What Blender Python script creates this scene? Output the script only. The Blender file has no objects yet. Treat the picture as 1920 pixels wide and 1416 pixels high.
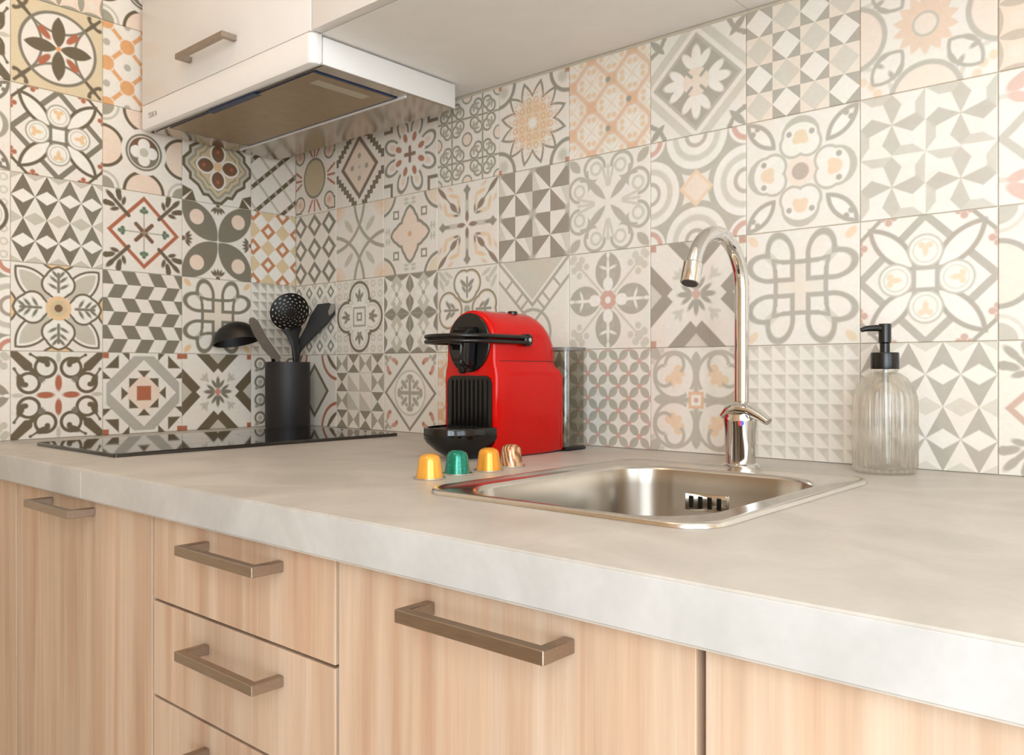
import bpy, bmesh, math, random
from mathutils import Vector, Matrix
R = math.radians
random.seed(7)
scene = bpy.context.scene
COL = scene.collection

# ------------------------------------------------------------------ camera, light, exposure
CZ = 0.90                                    # worktop height
cam_data = bpy.data.cameras.new('camera')
cam = bpy.data.objects.new('camera', cam_data)
COL.objects.link(cam)
cam.location = (1.54696, -1.05996, CZ + 0.11621)
cam.rotation_euler = (R(90), 0, 0.71711672)
cam_data.sensor_fit = 'HORIZONTAL'
cam_data.sensor_width = 36.0
cam_data.lens = 36.0 * 1567.453 / 1920.0
cam_data.shift_y = -(708.0 - 695.951) / 1920.0
cam_data.clip_start = 0.02
scene.camera = cam

world = bpy.data.worlds.new('world')
scene.world = world
world.use_nodes = True
wb = world.node_tree.nodes['Background']
wb.inputs[0].default_value = (0.80, 0.88, 1.0, 1)
wb.inputs[1].default_value = 1.0

vs = scene.view_settings
vs.view_transform = 'Standard'
vs.look = 'None'
vs.gamma = 1.0
vs.use_curve_mapping = False
vs.exposure = 1.0

def area_light(name, loc, target, sx, sy, power, color):
    d = bpy.data.lights.new(name, 'AREA')
    d.shape = 'RECTANGLE'; d.size = sx; d.size_y = sy
    d.energy = power; d.color = color
    o = bpy.data.objects.new(name, d); COL.objects.link(o)
    o.location = loc
    o.rotation_euler = (Vector(target) - Vector(loc)).to_track_quat('-Z', 'Y').to_euler()
    return o
# room extents and the two glazed openings that light it
RX, RY, RZ = 3.00, -1.90, 2.50
WIN_R = (-1.65, -0.75, 0.10, 2.20)           # opening in the right wall: y0, y1, z0, z1
WIN_F = (1.80, 2.92, 0.40, 2.40)             # opening in the wall behind: x0, x1, z0, z1
area_light('window_daylight_right', (RX + 0.10, -1.20, 1.15), (0.0, -1.20, 1.15), 0.88, 2.06, 12, (0.77, 0.895, 1.0))
area_light('window_daylight_front', (2.36, RY - 0.10, 1.40), (2.36, 0.0, 1.40), 1.10, 1.98, 32, (0.77, 0.895, 1.0))
cy = scene.cycles
cy.max_bounces = 8; cy.diffuse_bounces = 3; cy.glossy_bounces = 4; cy.transmission_bounces = 8; cy.transparent_max_bounces = 16
cy.caustics_reflective = False; cy.caustics_refractive = True

# ------------------------------------------------------------------ helpers
def lin(h):
    if isinstance(h, str):
        c = [int(h[i:i+2], 16) / 255 for i in (0, 2, 4)]
    else:
        c = [v / 255 for v in h]
    return tuple((v / 12.92 if v <= 0.04045 else ((v + 0.055) / 1.055) ** 2.4) for v in c) + (1.0,)

def mat(name, color, rough=0.5, metal=0.0, spec=0.5, **kw):
    m = bpy.data.materials.new(name); m.use_nodes = True
    b = m.node_tree.nodes['Principled BSDF']
    b.inputs['Base Color'].default_value = lin(color)
    b.inputs['Roughness'].default_value = rough
    b.inputs['Metallic'].default_value = metal
    b.inputs['Specular IOR Level'].default_value = spec
    for k, v in kw.items():
        b.inputs[k.replace('_', ' ')].default_value = v
    return m

def add_noise(m, scale=(40, 40, 40), amt=0.08, bump=0.0, detail=3, rough_amt=0.0):
    """fine mottling and relief on a plain material"""
    nt = m.node_tree; N = nt.nodes; L = nt.links
    b = N['Principled BSDF']
    tc = N.new('ShaderNodeTexCoord'); mp = N.new('ShaderNodeMapping')
    mp.inputs['Scale'].default_value = scale
    no = N.new('ShaderNodeTexNoise'); no.inputs['Detail'].default_value = detail
    no.inputs['Scale'].default_value = 1.0
    L.new(tc.outputs['Object'], mp.inputs[0]); L.new(mp.outputs[0], no.inputs['Vector'])
    base = b.inputs['Base Color'].default_value[:]
    mr = N.new('ShaderNodeMapRange'); mr.inputs[1].default_value = 0.3; mr.inputs[2].default_value = 0.7
    mr.inputs[3].default_value = 1 - amt; mr.inputs[4].default_value = 1 + amt
    L.new(no.outputs['Fac'], mr.inputs[0])
    vm = N.new('ShaderNodeVectorMath'); vm.operation = 'MULTIPLY'
    vm.inputs[0].default_value = base[:3]
    L.new(mr.outputs[0], vm.inputs[1]); L.new(vm.outputs[0], b.inputs['Base Color'])
    if bump:
        bp = N.new('ShaderNodeBump'); bp.inputs['Strength'].default_value = bump
        bp.inputs['Distance'].default_value = 0.002
        L.new(no.outputs['Fac'], bp.inputs['Height']); L.new(bp.outputs[0], b.inputs['Normal'])
    if rough_amt:
        r0 = b.inputs['Roughness'].default_value
        m2 = N.new('ShaderNodeMapRange'); m2.inputs[3].default_value = max(0, r0 - rough_amt); m2.inputs[4].default_value = r0 + rough_amt
        L.new(no.outputs['Fac'], m2.inputs[0]); L.new(m2.outputs[0], b.inputs['Roughness'])
    return m

def link(o, parent=None):
    COL.objects.link(o)
    if parent is not None:
        o.parent = parent
        off = Vector(parent.location) if parent.type == 'EMPTY' else Vector((0, 0, 0))
        o.matrix_parent_inverse = Matrix.Translation(-off)
    return o

def smooth_by_angle(me, ang=35):
    for p in me.polygons: p.use_smooth = True
    bm = bmesh.new(); bm.from_mesh(me)
    for e in bm.edges:
        if len(e.link_faces) == 2:
            e.smooth = e.calc_face_angle(0.0) < R(ang)
    bm.to_mesh(me); bm.free()

def obj(name, bm, m, parent=None, smooth=True, ang=35):
    me = bpy.data.meshes.new(name)
    bmesh.ops.recalc_face_normals(bm, faces=bm.faces[:])
    bm.to_mesh(me); bm.free()
    for mm in (m if isinstance(m, (list, tuple)) else [m]): me.materials.append(mm)
    if smooth: smooth_by_angle(me, ang)
    o = bpy.data.objects.new(name, me)
    return link(o, parent)

def thing(name, label, cat, loc=(0, 0, 0), group=None):
    o = bpy.data.objects.new(name, None); COL.objects.link(o)
    o.empty_display_size = 0.03
    o.location = loc; o['label'] = label; o['category'] = cat
    if group: o['group'] = group
    return o

def tag(o, label, cat, group=None):
    o['label'] = label; o['category'] = cat
    if group: o['group'] = group
    return o

def struct(o, label, cat):
    o['kind'] = 'structure'; o['label'] = label; o['category'] = cat
    return o

def box(bm, x0, x1, y0, y1, z0, z1, bev=0.0, seg=2):
    v = [bm.verts.new(c) for c in ((x0,y0,z0),(x1,y0,z0),(x1,y1,z0),(x0,y1,z0),(x0,y0,z1),(x1,y0,z1),(x1,y1,z1),(x0,y1,z1))]
    f = [bm.faces.new([v[i] for i in q]) for q in ((3,2,1,0),(4,5,6,7),(0,1,5,4),(1,2,6,5),(2,3,7,6),(3,0,4,7))]
    if bev:
        es = list({e for ff in f for e in ff.edges})
        bmesh.ops.bevel(bm, geom=es, offset=bev, segments=seg, profile=0.5, affect='EDGES')
    return bm

def boxes(*bs, bev=0.0, seg=2):
    bm = bmesh.new()
    for b in bs:
        t = bmesh.new(); box(t, *b, bev=bev, seg=seg)
        me = bpy.data.meshes.new('t'); t.to_mesh(me); t.free(); bm.from_mesh(me); bpy.data.meshes.remove(me)
    return bm

def loft(bm, sections, closed=True, cap0=True, cap1=True):
    rows = [[bm.verts.new(p) for p in s] for s in sections]
    n = len(rows[0])
    for a, b in zip(rows, rows[1:]):
        for i in range(n if closed else n - 1):
            j = (i + 1) % n
            bm.faces.new((a[i], a[j], b[j], b[i]))
    if cap0: bm.faces.new(rows[0][::-1])
    if cap1: bm.faces.new(rows[-1])
    return rows

def lathe(bm, c, prof, n=48, cap0=True, cap1=True, rfun=None):
    """profile of (radius, z) about the vertical through c"""
    secs = []
    for r, z in prof:
        secs.append([(c[0] + (r if rfun is None else rfun(r, z, 2*math.pi*i/n)) * math.cos(2*math.pi*i/n),
                      c[1] + (r if rfun is None else rfun(r, z, 2*math.pi*i/n)) * math.sin(2*math.pi*i/n), c[2] + z) for i in range(n)])
    loft(bm, secs, True, cap0, cap1)
    return bm

def tube(bm, pts, radii, n=16, cap=True, flat=None):
    """sweep an ellipse along a path; flat=(a,b) scales the two section axes, up axis kept near world z"""
    pts = [Vector(p) for p in pts]
    if not isinstance(radii, (list, tuple)): radii = [radii] * len(pts)
    secs = []; prev = None
    for i, p in enumerate(pts):
        t = (pts[min(i+1, len(pts)-1)] - pts[max(i-1, 0)]).normalized()
        if prev is None:
            a = Vector((0, 0, 1)) if abs(t.z) < 0.9 else Vector((1, 0, 0))
            u = (a - t * a.dot(t)).normalized()
        else:
            u = (prev - t * prev.dot(t)).normalized()
        prev = u; w = t.cross(u)
        r = radii[i]
        fa, fb = (1, 1) if flat is None else (flat[i] if isinstance(flat, list) else flat)
        secs.append([p + u * (r * fa * math.cos(2*math.pi*k/n)) + w * (r * fb * math.sin(2*math.pi*k/n)) for k in range(n)])
    loft(bm, secs, True, cap, cap)
    return bm

def rrect(x0, x1, y0, y1, r, z, n=8):
    out = []
    for cx, cy, a in ((x1-r, y1-r, 0), (x0+r, y1-r, 90), (x0+r, y0+r, 180), (x1-r, y0+r, 270)):
        for k in range(n + 1):
            t = R(a + 90 * k / n)
            out.append((cx + r*math.cos(t), cy + r*math.sin(t), z))
    return out

def text_mesh(name, body, size, depth, m, parent, matrix):
    cu = bpy.data.curves.new(name, 'FONT'); cu.body = body; cu.size = size; cu.extrude = depth
    cu.align_x = 'CENTER'; cu.align_y = 'CENTER'
    t = bpy.data.objects.new(name + '_tmp', cu); COL.objects.link(t)
    dg = bpy.context.evaluated_depsgraph_get()
    me = bpy.data.meshes.new_from_object(t.evaluated_get(dg))
    bpy.data.objects.remove(t); bpy.data.curves.remove(cu)
    me.transform(matrix); me.materials.clear(); me.materials.append(m); me.name = name
    return link(bpy.data.objects.new(name, me), parent)

# ------------------------------------------------------------------ printed tile designs (procedural, drawn with distance functions)
INK = dict(base='E9DFD3', W='EEE6DB', D='6A5C46', B='7A5A43', G='807867', g='A39A88', L='C6BDAC', T='D2BB95', R='B0684B', O='DDA36F', o='E6C094',
           K='EBD2BE', S='B5ADA0', V='66785F', P='C98A76')
class Tile:
    """node builder: p runs from -1 to 1 over one tile"""
    def __init__(s, name):
        s.m = bpy.data.materials.new(name); s.m.use_nodes = True
        s.nt = s.m.node_tree; s.N = s.nt.nodes; s.Lk = s.nt.links
        s.bsdf = s.N['Principled BSDF']
        tc = s.N.new('ShaderNodeTexCoord'); s.obj = tc.outputs['Object']
        s.p = s.vm('MULTIPLY', s.obj, (1/0.075, 1/0.075, 0))
        s.oi = s.N.new('ShaderNodeObjectInfo')
        s.base = s.col = None
        s.setbase('base')
    def setbase(s, c): s.base = s.col = lin(INK[c])
    def _in(s, sock, v):
        if hasattr(v, 'is_output'): s.Lk.new(v, sock)
        else: sock.default_value = v
    def m_(s, op, a, b=None, c=None, clamp=False):
        n = s.N.new('ShaderNodeMath'); n.operation = op; n.use_clamp = clamp
        for i, v in enumerate((a, b, c)):
            if v is not None: s._in(n.inputs[i], v)
        return n.outputs[0]
    def vm(s, op, a, b=None, c=None, out=0):
        n = s.N.new('ShaderNodeVectorMath'); n.operation = op
        for i, v in enumerate((a, b, c)):
            if v is not None: s._in(n.inputs[i], v)
        return n.outputs[1] if op in ('DISTANCE', 'LENGTH', 'DOT_PRODUCT') else n.outputs[0]
    def add(s, a, b): return s.m_('ADD', a, b)
    def sub(s, a, b): return s.m_('SUBTRACT', a, b)
    def mul(s, a, b): return s.m_('MULTIPLY', a, b)
    def mx(s, *a):
        r = a[0]
        for v in a[1:]: r = s.m_('MAXIMUM', r, v)
        return r
    def mn(s, *a):
        r = a[0]
        for v in a[1:]: r = s.m_('MINIMUM', r, v)
        return r
    def ab(s, a): return s.m_('ABSOLUTE', a)
    def sep(s, q):
        n = s.N.new('ShaderNodeSeparateXYZ'); s._in(n.inputs[0], q); return n.outputs[0], n.outputs[1]
    def comb(s, x, y):
        n = s.N.new('ShaderNodeCombineXYZ'); s._in(n.inputs[0], x); s._in(n.inputs[1], y); return n.outputs[0]
    def f4(s, q=None): return s.vm('ABSOLUTE', s.p if q is None else q)
    def f8(s, q=None):
        x, y = s.sep(s.f4(q)); return s.comb(s.mx(x, y), s.mn(x, y))
    def rep(s, nx, ny=None, q=None, off=(0, 0)):
        ny = nx if ny is None else ny
        v = s.vm('MULTIPLY_ADD', s.p if q is None else q, (nx/2, ny/2, 0), (nx/2 + off[0], ny/2 + off[1], 0.5))
        v = s.vm('FRACTION', v)
        return s.vm('MULTIPLY_ADD', v, (2, 2, 0), (-1, -1, 0))
    def rot(s, deg, q=None):
        n = s.N.new('ShaderNodeMapping'); s._in(n.inputs[0], s.p if q is None else q)
        n.inputs['Rotation'].default_value = (0, 0, R(deg)); return n.outputs[0]
    # distances
    def cir(s, q, x, y, r=0.0):
        d = s.vm('DISTANCE', q, (x, y, 0)); return s.sub(d, r) if r else d
    def ring(s, q, x, y, r): return s.ab(s.cir(q, x, y, r))
    def seg(s, q, ax, ay, bx, by):
        dx, dy = bx - ax, by - ay; l2 = dx*dx + dy*dy
        t = s.vm('DOT_PRODUCT', q, (dx/l2, dy/l2, 0))
        t = s.m_('ADD', t, -(ax*dx + ay*dy)/l2, clamp=True)
        return s.vm('DISTANCE', q, s.vm('MULTIPLY_ADD', (dx, dy, 0), t, (ax, ay, 0)))
    def ell(s, q, x, y, rx, ry, a=0):
        if a:
            c, n = math.cos(R(a)), math.sin(R(a))
            u = s.m_('ADD', s.vm('DOT_PRODUCT', q, (c/rx, n/rx, 0)), -(x*c + y*n)/rx)
            v = s.m_('ADD', s.vm('DOT_PRODUCT', q, (-n/ry, c/ry, 0)), -(-x*n + y*c)/ry)
            l = s.m_('SQRT', s.m_('MULTIPLY_ADD', u, u, s.mul(v, v)))
        else:
            l = s.vm('LENGTH', s.vm('MULTIPLY_ADD', q, (1/rx, 1/ry, 0), (-x/rx, -y/ry, 0)))
        return s.m_('MULTIPLY_ADD', l, min(rx, ry), -min(rx, ry))
    def ves(s, q, ax, ay, bx, by, w):
        mxx, my = (ax+bx)/2, (ay+by)/2; dx, dy = bx-ax, by-ay; L = math.hypot(dx, dy); h = L/2
        Rr = (h*h + w*w)/(2*w); nx, ny = -dy/L, dx/L; k = Rr - w
        return s.sub(s.mx(s.cir(q, mxx+nx*k, my+ny*k), s.cir(q, mxx-nx*k, my-ny*k)), Rr)
    def dot(s, q, a, b, c=0.0): return s.m_('ADD', s.vm('DOT_PRODUCT', q, (a, b, 0)), c) if c else s.vm('DOT_PRODUCT', q, (a, b, 0))
    def dia(s, q, x, y, rx, ry):
        v = s.vm('ABSOLUTE', s.vm('MULTIPLY_ADD', q, (1/rx, 1/ry, 0), (-x/rx, -y/ry, 0)))
        return s.m_('MULTIPLY_ADD', s.dot(v, 1, 1), min(rx, ry)*.7, -min(rx, ry)*.7)
    def box(s, q, x, y, hx, hy):
        v = s.vm('ABSOLUTE', s.vm('SUBTRACT', q, (x, y, 0)))
        a, b = s.sep(s.vm('SUBTRACT', v, (hx, hy, 0))); return s.mx(a, b)
    def poly(s, q, pts):
        ar = sum(a[0]*b[1] - b[0]*a[1] for a, b in zip(pts, pts[1:] + pts[:1]))
        if ar < 0: pts = pts[::-1]
        d = None
        for (ax, ay), (bx, by) in zip(pts, pts[1:] + pts[:1]):
            nx, ny = by-ay, ax-bx; l = math.hypot(nx, ny); nx /= l; ny /= l
            e = s.dot(q, nx, ny, -(nx*ax + ny*ay)); d = e if d is None else s.mx(d, e)
        return d
    def paint(s, d, c, w=0.0, aa=0.03, k=1.0):
        f = s.m_('MULTIPLY_ADD', d, -1/aa, w/aa + 0.5, clamp=True)
        if k != 1.0: f = s.mul(f, k)
        n = s.N.new('ShaderNodeMix'); n.data_type = 'RGBA'
        s.Lk.new(f, n.inputs[0]); s._in(n.inputs[6], s.col); n.inputs[7].default_value = lin(INK[c])
        s.col = n.outputs[2]
    def parity(s, nx, ny):
        x, y = s.sep(s.vm('FLOOR', s.vm('MULTIPLY_ADD', s.p, (nx/2, ny/2, 0), (nx/2, ny/2, 0))))
        return s.m_('SUBTRACT', 0.25, s.m_('FRACT', s.mul(s.add(x, y), 0.5)))     # >0 even, <0 odd
    def done(s):
        # print strength (object colour) carries painted light washout; slight tint drift and glaze mottling
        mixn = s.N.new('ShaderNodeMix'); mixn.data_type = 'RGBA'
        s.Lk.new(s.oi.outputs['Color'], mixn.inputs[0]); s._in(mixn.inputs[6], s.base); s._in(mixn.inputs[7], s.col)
        off = s.vm('MULTIPLY_ADD', s.oi.outputs['Random'], (37.0, 17.0, 5.0), s.obj)
        n1 = s.N.new('ShaderNodeTexNoise'); n1.inputs['Scale'].default_value = 22; n1.inputs['Detail'].default_value = 1
        s.Lk.new(off, n1.inputs['Vector'])
        r = s.N.new('ShaderNodeValToRGB'); e = r.color_ramp.elements
        e[0].position = 0.32; e[0].color = (1.0, 0.965, 0.93, 1); e[1].position = 0.66; e[1].color = (0.965, 0.985, 0.95, 1)
        m2 = r.color_ramp.elements.new(0.5); m2.color = (1.0, 0.995, 0.98, 1)
        s.Lk.new(n1.outputs['Fac'], r.inputs[0])
        n2 = s.N.new('ShaderNodeTexNoise'); n2.inputs['Scale'].default_value = 160; n2.inputs['Detail'].default_value = 3
        s.Lk.new(off, n2.inputs['Vector'])
        k = s.m_('MULTIPLY_ADD', n2.outputs['Fac'], 0.12, 0.94)
        out = s.vm('MULTIPLY', s.vm('MULTIPLY', mixn.outputs[2], r.outputs[0]), k)
        s.Lk.new(out, s.bsdf.inputs['Base Color'])
        s.bsdf.inputs['Roughness'].default_value = 0.42
        s.bsdf.inputs['Specular IOR Level'].default_value = 0.45
        return s.m

DESIGN = {}
def design(f):
    DESIGN[f.__name__] = f
    return f

@design
def scroll(b):
    q = b.f8()
    b.paint(b.seg(q, 1, 1, .68, .64), 'D', .085); b.paint(b.seg(q, .72, .68, .5, .5), 'D', .045)
    b.paint(b.mx(b.ring(q, .63, .28, .22), b.dot(q, .8, -.6, -.62)), 'D', .032)
    b.paint(b.mx(b.ring(q, .63, .28, .22), b.dot(q, .2, 1, -.6)), 'D', .032)
    b.paint(b.ell(q, .80, .33, .16, .075, 70), 'D'); b.paint(b.cir(q, .70, .24), 'D', .06)
    b.paint(b.seg(q, .84, .45, .92, .58), 'D', .022); b.paint(b.cir(q, .93, .60), 'D', .035)
    b.paint(b.ell(q, .38, .34, .07, .045, 45), 'G')
    b.paint(b.ell(q, .28, 0, .19, .075), 'R'); b.paint(b.ell(q, .86, 0, .13, .05), 'L')
@design
def flower8(b):
    q = b.f8()
    b.paint(b.cir(q, 1.32, 0), 'D', .47); b.paint(b.cir(q, 1.32, 0), 'o', .42)
    b.paint(b.ves(q, .1, .1, .92, .92, .30), 'D'); b.paint(b.ves(q, .1, .1, .92, .92, .30), 'W', -.05); b.paint(b.ves(q, .1, .1, .92, .92, .30), 'L', -.1)
    h = b.mn(b.cir(q, .55, .1, .25), b.ves(q, .2, 0, .95, 0, .3))
    b.paint(h, 'D', .03); b.paint(h, 'W', -.02)
    b.paint(b.seg(q, .38, 0, .8, 0), 'G', .03)
    for a, x, y in ((50, .66, .1), (60, .5, .12), (40, .78, .07)): b.paint(b.ell(q, x, y, .11, .035, a), 'G')
    b.paint(b.cir(q, 0, 0), 'o', .28); b.paint(b.cir(q, 0, 0), 'T', .19); b.paint(b.cir(q, 0, 0), 'B', .09)
@design
def tri(b):
    u, v = b.sep(b.f4(b.rep(4, 2)))
    e = b.sub(1, u)
    d = b.mx(b.sub(v, e), b.sub(b.mul(e, .32), v))
    b.paint(b.sub(v, b.mul(e, .32)), 'W', 0, .05)
    b.paint(b.sub(b.add(e, b.mul(b.sub(1, v), 3.2)), .95), 'L', 0, .08)
    b.paint(d, 'G', 0, .06)
    b.paint(b.mx(d, b.dot(b.p, 1, .3, -.1)), 'D', 0, .06, .45)
@design
def medallion(b):
    q = b.f8(); s1 = b.dot(q, 1, 1)
    b.paint(b.ab(b.sub(s1, 1.0)), 'G', .085); b.paint(b.ab(b.sub(s1, 1.66)), 'D', .045)
    for x, y, r in ((.93, .55, .055), (1.0, .47, .05), (1.0, .63, .045), (.99, .55, .03)): b.paint(b.cir(q, x, y), 'R', r)
    l = b.ves(q, .12, .12, .86, .86, .2)
    b.paint(l, 'D', .01); b.paint(l, 'W', -.065)
    c = b.cir(q, .44, 0)
    b.paint(c, 'g', .27); b.paint(c, 'W', .235); b.paint(b.ring(q, .44, 0, .18), 'L', .012)
    b.paint(b.ell(q, .45, 0, .1, .045), 'o'); b.paint(b.cir(q, .53, .06), 'o', .05)
    bb = b.box(q, 0, 0, .2, .2); b.paint(bb, 'G'); b.paint(bb, 'W', -.065)
@design
def circleflower(b):
    b.setbase('T'); q = b.f8()
    b.col = lin('D9C5A3'); b.base = b.col
    b.paint(b.cir(q, 0, 0), 'base', .82)
    b.paint(b.ring(q, 0, 0, .82), 'G', .035)
    b.paint(b.mx(b.ring(q, 1.22, 0, .86), b.dot(q, 1, 0, -.82)), 'G', .03)
    b.paint(b.ves(q, .03, 0, .74, 0, .15), 'D')
    b.paint(b.ell(q, .30, .30, .17, .075, 45), 'R'); b.paint(b.cir(q, .36, .36), 'R', .085); b.paint(b.cir(q, 0, 0), 'O', .06)
    b.paint(b.seg(q, .62, .62, .93, .93), 'D', .035); b.paint(b.ell(q, .86, .70, .10, .04, -30), 'D'); b.paint(b.cir(q, .93, .69), 'D', .045)
@design
def octa(b):
    q = b.f4(); s1 = b.dot(q, 1, 1); x, y = b.sep(q); mxx = b.mx(x, y)
    b.paint(b.mx(b.ab(b.sub(s1, 1.0)), b.sub(mxx, .75)), 'S', .17)
    k = b.f8()
    b.paint(b.poly(k, [(.62, .62), (.95, .62), (.62, .95)]), 'D'); b.paint(b.poly(k, [(1, .36), (1, .55), (.8, .36)]), 'D')
    b.paint(b.box(k, .95, .95, .09, .09), 'R')
    b.paint(b.box(k, 0, 0, .37, .37), 'D'); b.paint(b.sub(s1, .5), 'K'); b.paint(b.box(k, 0, 0, .18, .18), 'R')
    b.paint(b.poly(k, [(.39, 0), (.56, .16), (.56, -.16)]), 'D')
@design
def chevron(b):
    x, y = b.sep(b.p)
    v = b.m_('MULTIPLY_ADD', y, 3, 6.0)
    fl = b.m_('FLOOR', v); par = b.m_('MODULO', fl, 2)
    fr = b.m_('FRACT', v)
    sh = b.mul(b.ab(b.sub(fr, b.sub(1, par))), -.17)
    s = b.add(b.m_('MULTIPLY_ADD', b.add(x, sh), 1.5, 5.1), b.mul(par, .5))
    t = b.m_('FRACT', s)
    b.paint(b.m_('SUBTRACT', b.ab(b.sub(t, .5)), .25), 'G', 0, .05)
@design
def reddiamond(b):
    q = b.f8(); s1 = b.dot(q, .7071, .7071)
    b.paint(b.ab(b.sub(s1, .60)), 'R', .045)
    b.paint(b.seg(q, .03, .03, .2, .2), 'B', .05); b.paint(b.cir(q, 0, 0), 'B', .09)
    b.paint(b.seg(q, 0, 0, .6, 0), 'g', .014)
    b.paint(b.cir(q, .6, 0), 'V', .05); b.paint(b.cir(q, .53, .06), 'V', .05); b.paint(b.cir(q, .5, 0), 'V', .04)
    b.paint(b.seg(q, .38, .38, .72, .72), 'D', .045)
    b.paint(b.ell(q, .82, .82, .15, .06, 45), 'D'); b.paint(b.ell(q, .85, .62, .15, .065, 15), 'D'); b.paint(b.ell(q, .72, .50, .11, .05, -15), 'D')
    b.paint(b.cir(q, .93, .63), 'D', .07)
@design
def wave(b):
    q = b.f8(); k = b.f4()
    b.paint(b.cir(k, 1, 1), 'L', .40); b.paint(b.cir(k, 1, 1), 'base', .34); b.paint(b.cir(k, 1, 1), 'g', .27)
    b.paint(b.cir(q, 1.0, 0), 'D', .53); b.paint(b.cir(q, 1.0, 0), 'K', .45)
    b.paint(b.cir(q, 0, 0), 'base', .57); b.paint(b.cir(q, 0, 0), 'G', .46); b.paint(b.cir(q, 0, 0), 'W', .405); b.paint(b.cir(q, 0, 0), 'B', .38)
    b.paint(b.mx(b.cir(q, 0, 0, .38), b.dot(b.p, .3, 1)), 'G')
    b.paint(b.cir(q, .19, 0), 'W', .15); b.paint(b.cir(q, 0, 0), 'L', .11)
@design
def orange(b):
    r = b.f4(b.rep(1, 1, b.rot(45), off=(.0, .0)))
    r2 = b.rep(2.83, 2.83, b.rot(45)); q = b.f4(r2); x, y = b.sep(q); k = b.f8(r2)
    b.paint(b.sub(.86, b.mx(x, y)), 'O', 0, .14, .75)
    b.paint(b.cir(k, 1, 1), 'O', .40, .12, .75)
    b.paint(b.ell(k, .42, 0, .32, .2), 'W', 0, .1); b.paint(b.cir(k, .62, .36), 'o', .16, .12)
    b.paint(b.seg(k, 0, 0, .8, 0), 'o', .05, .1, .7)
    for x, y in ((0, .5), (.5, 0), (0, -.5)): b.paint(b.cir(b.p, x, y), 'G', .06)
@design
def orange2(b):
    r2 = b.rep(2.83, 2.83, b.rot(45), off=(.5, .5)); k = b.f8(r2)
    b.paint(b.sub(.86, b.dot(k, 1, 0)), 'O', 0, .1); b.paint(b.cir(k, 1, .52), 'base', .12, .1); b.paint(b.cir(k, 1, 1), 'O', .5, .1)
    b.paint(b.cir(k, 0, 0), 'S', .24, .1)
@design
def cross(b):
    q = b.f4(); x, y = b.sep(q); m_, n_ = b.mx(x, y), b.mn(x, y)
    b.paint(b.sub(b.ab(b.sub(n_, .12)), b.sub(m_, .5)), 'D', 0, .04)
    b.paint(b.sub(n_, b.sub(m_, .74)), 'L', 0, .04)
    k = b.f8()
    b.paint(b.poly(k, [(1, .62), (1, 1.2), (1.2, 1), (.7, .65)]), 'base')
    b.paint(b.ell(k, .24, 0, .16, .055), 'G'); b.paint(b.ell(k, .2, .1, .13, .045, 35), 'G'); b.paint(b.cir(k, 0, 0), 'P', .085)
    b.paint(b.ell(k, .36, .36, .13, .05, 45), 'L'); b.paint(b.ell(k, .43, .33, .08, .035, 5), 'L')
    b.paint(b.box(k, .95, .95, .085, .085), 'R')
@design
def knot(b):
    k = b.f8()
    b.paint(b.box(k, 0, 0, .45, .16), 'T', 0, .06, .35)
    b.paint(b.seg(k, .46, .46, .6, .6), 'L', .08)
    d = b.mn(b.ell(k, .60, .36, .33, .22, 12), b.box(k, .30, .30, .16, .16))
    b.paint(b.ab(d), 'G', .042)
    b.paint(b.seg(k, .44, 0, .45, .3), 'G', .04); b.paint(b.seg(k, .45, .3, .49, .5), 'G', .035)
    b.paint(b.ell(k, .86, .86, .12, .07, 45), 'o')
@design
def petals(b):
    k = b.f8()
    b.paint(b.ves(k, .02, .02, 1.0, 1.0, .36), 'G'); b.paint(b.cir(k, .6, .6), 'K', .2)
    for a in (0, 24, 48): b.paint(b.ell(k, .92 - .1*math.cos(R(a)), .17*math.sin(R(a)), .09, .035, 180-a), 'D')
    b.paint(b.cir(k, .98, 0), 'B', .06)
@design
def concentric(b):
    k = b.f8(); b.setbase('base')
    d = b.mx(b.dot(k, .72, .72, -.70), b.dot(k, 1, 0, -.9))
    d = b.mn(d, b.mx(b.dot(k, 1, 0, -.72), b.dot(k, .55, .85, -.72)))
    for c, w in (('D', .10), ('L', .02), ('g', -.05), ('T', -.12), ('g', -.19), ('T', -.24)): b.paint(d, c, w)
    b.paint(b.poly(k, [(.72, .72), (1, .62), (1, .95)]), 'D')
    p1 = b.ves(k, .1, 0, .6, 0, .2); b.paint(p1, 'W', .03); b.paint(p1, 'B', -.02); b.paint(b.cir(k, .4, 0), 'R', .05)
    b.paint(b.cir(k, 0, 0), 'o', .12)
@design
def circscroll(b):
    q = b.rep(4, 4)
    b.paint(b.ring(q, .1, 0, .6), 'G', .12, .1); b.paint(b.ell(q, -.2, -.6, .4, .2, 30), 'g', 0, .1); b.paint(b.cir(q, .1, 0), 'L', .25, .1)
@design
def pyr(b):
    q = b.rep(8, 8); x, y = b.sep(q)
    b.paint(b.m_('MULTIPLY', b.add(x, y), -1), 'L', 0, .3)
    b.paint(b.sub(b.ab(b.sub(x, .2)), b.sub(y, .1)), 'g', 0, .4, .6)
    b.paint(b.sub(.9, b.mx(b.ab(x), b.ab(y))), 'W', 0, .2, .7)
@design
def osq(b):
    b.setbase('base'); b.col = lin('DCC39C'); b.base = b.col
    a = b.f8(b.rep(3.0, 3.0, b.rot(45))); c = b.f8(b.rep(3.0, 3.0, b.rot(45), off=(.5, 0))); e = b.f8(b.rep(3.0, 3.0, b.rot(45), off=(0, .5)))
    b.paint(b.dot(c, 1, 0, -.5), 'W', 0, .08); b.paint(b.dot(e, 1, 0, -.5), 'W', 0, .08)
    b.paint(b.dot(a, 1, 0, -.5), 'O', 0, .08); b.paint(b.dot(a, 1, 0, -.5), 'R', 0, .08, .6); b.paint(b.dot(a, 1, 0, -.24), 'W', 0, .08)
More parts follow.
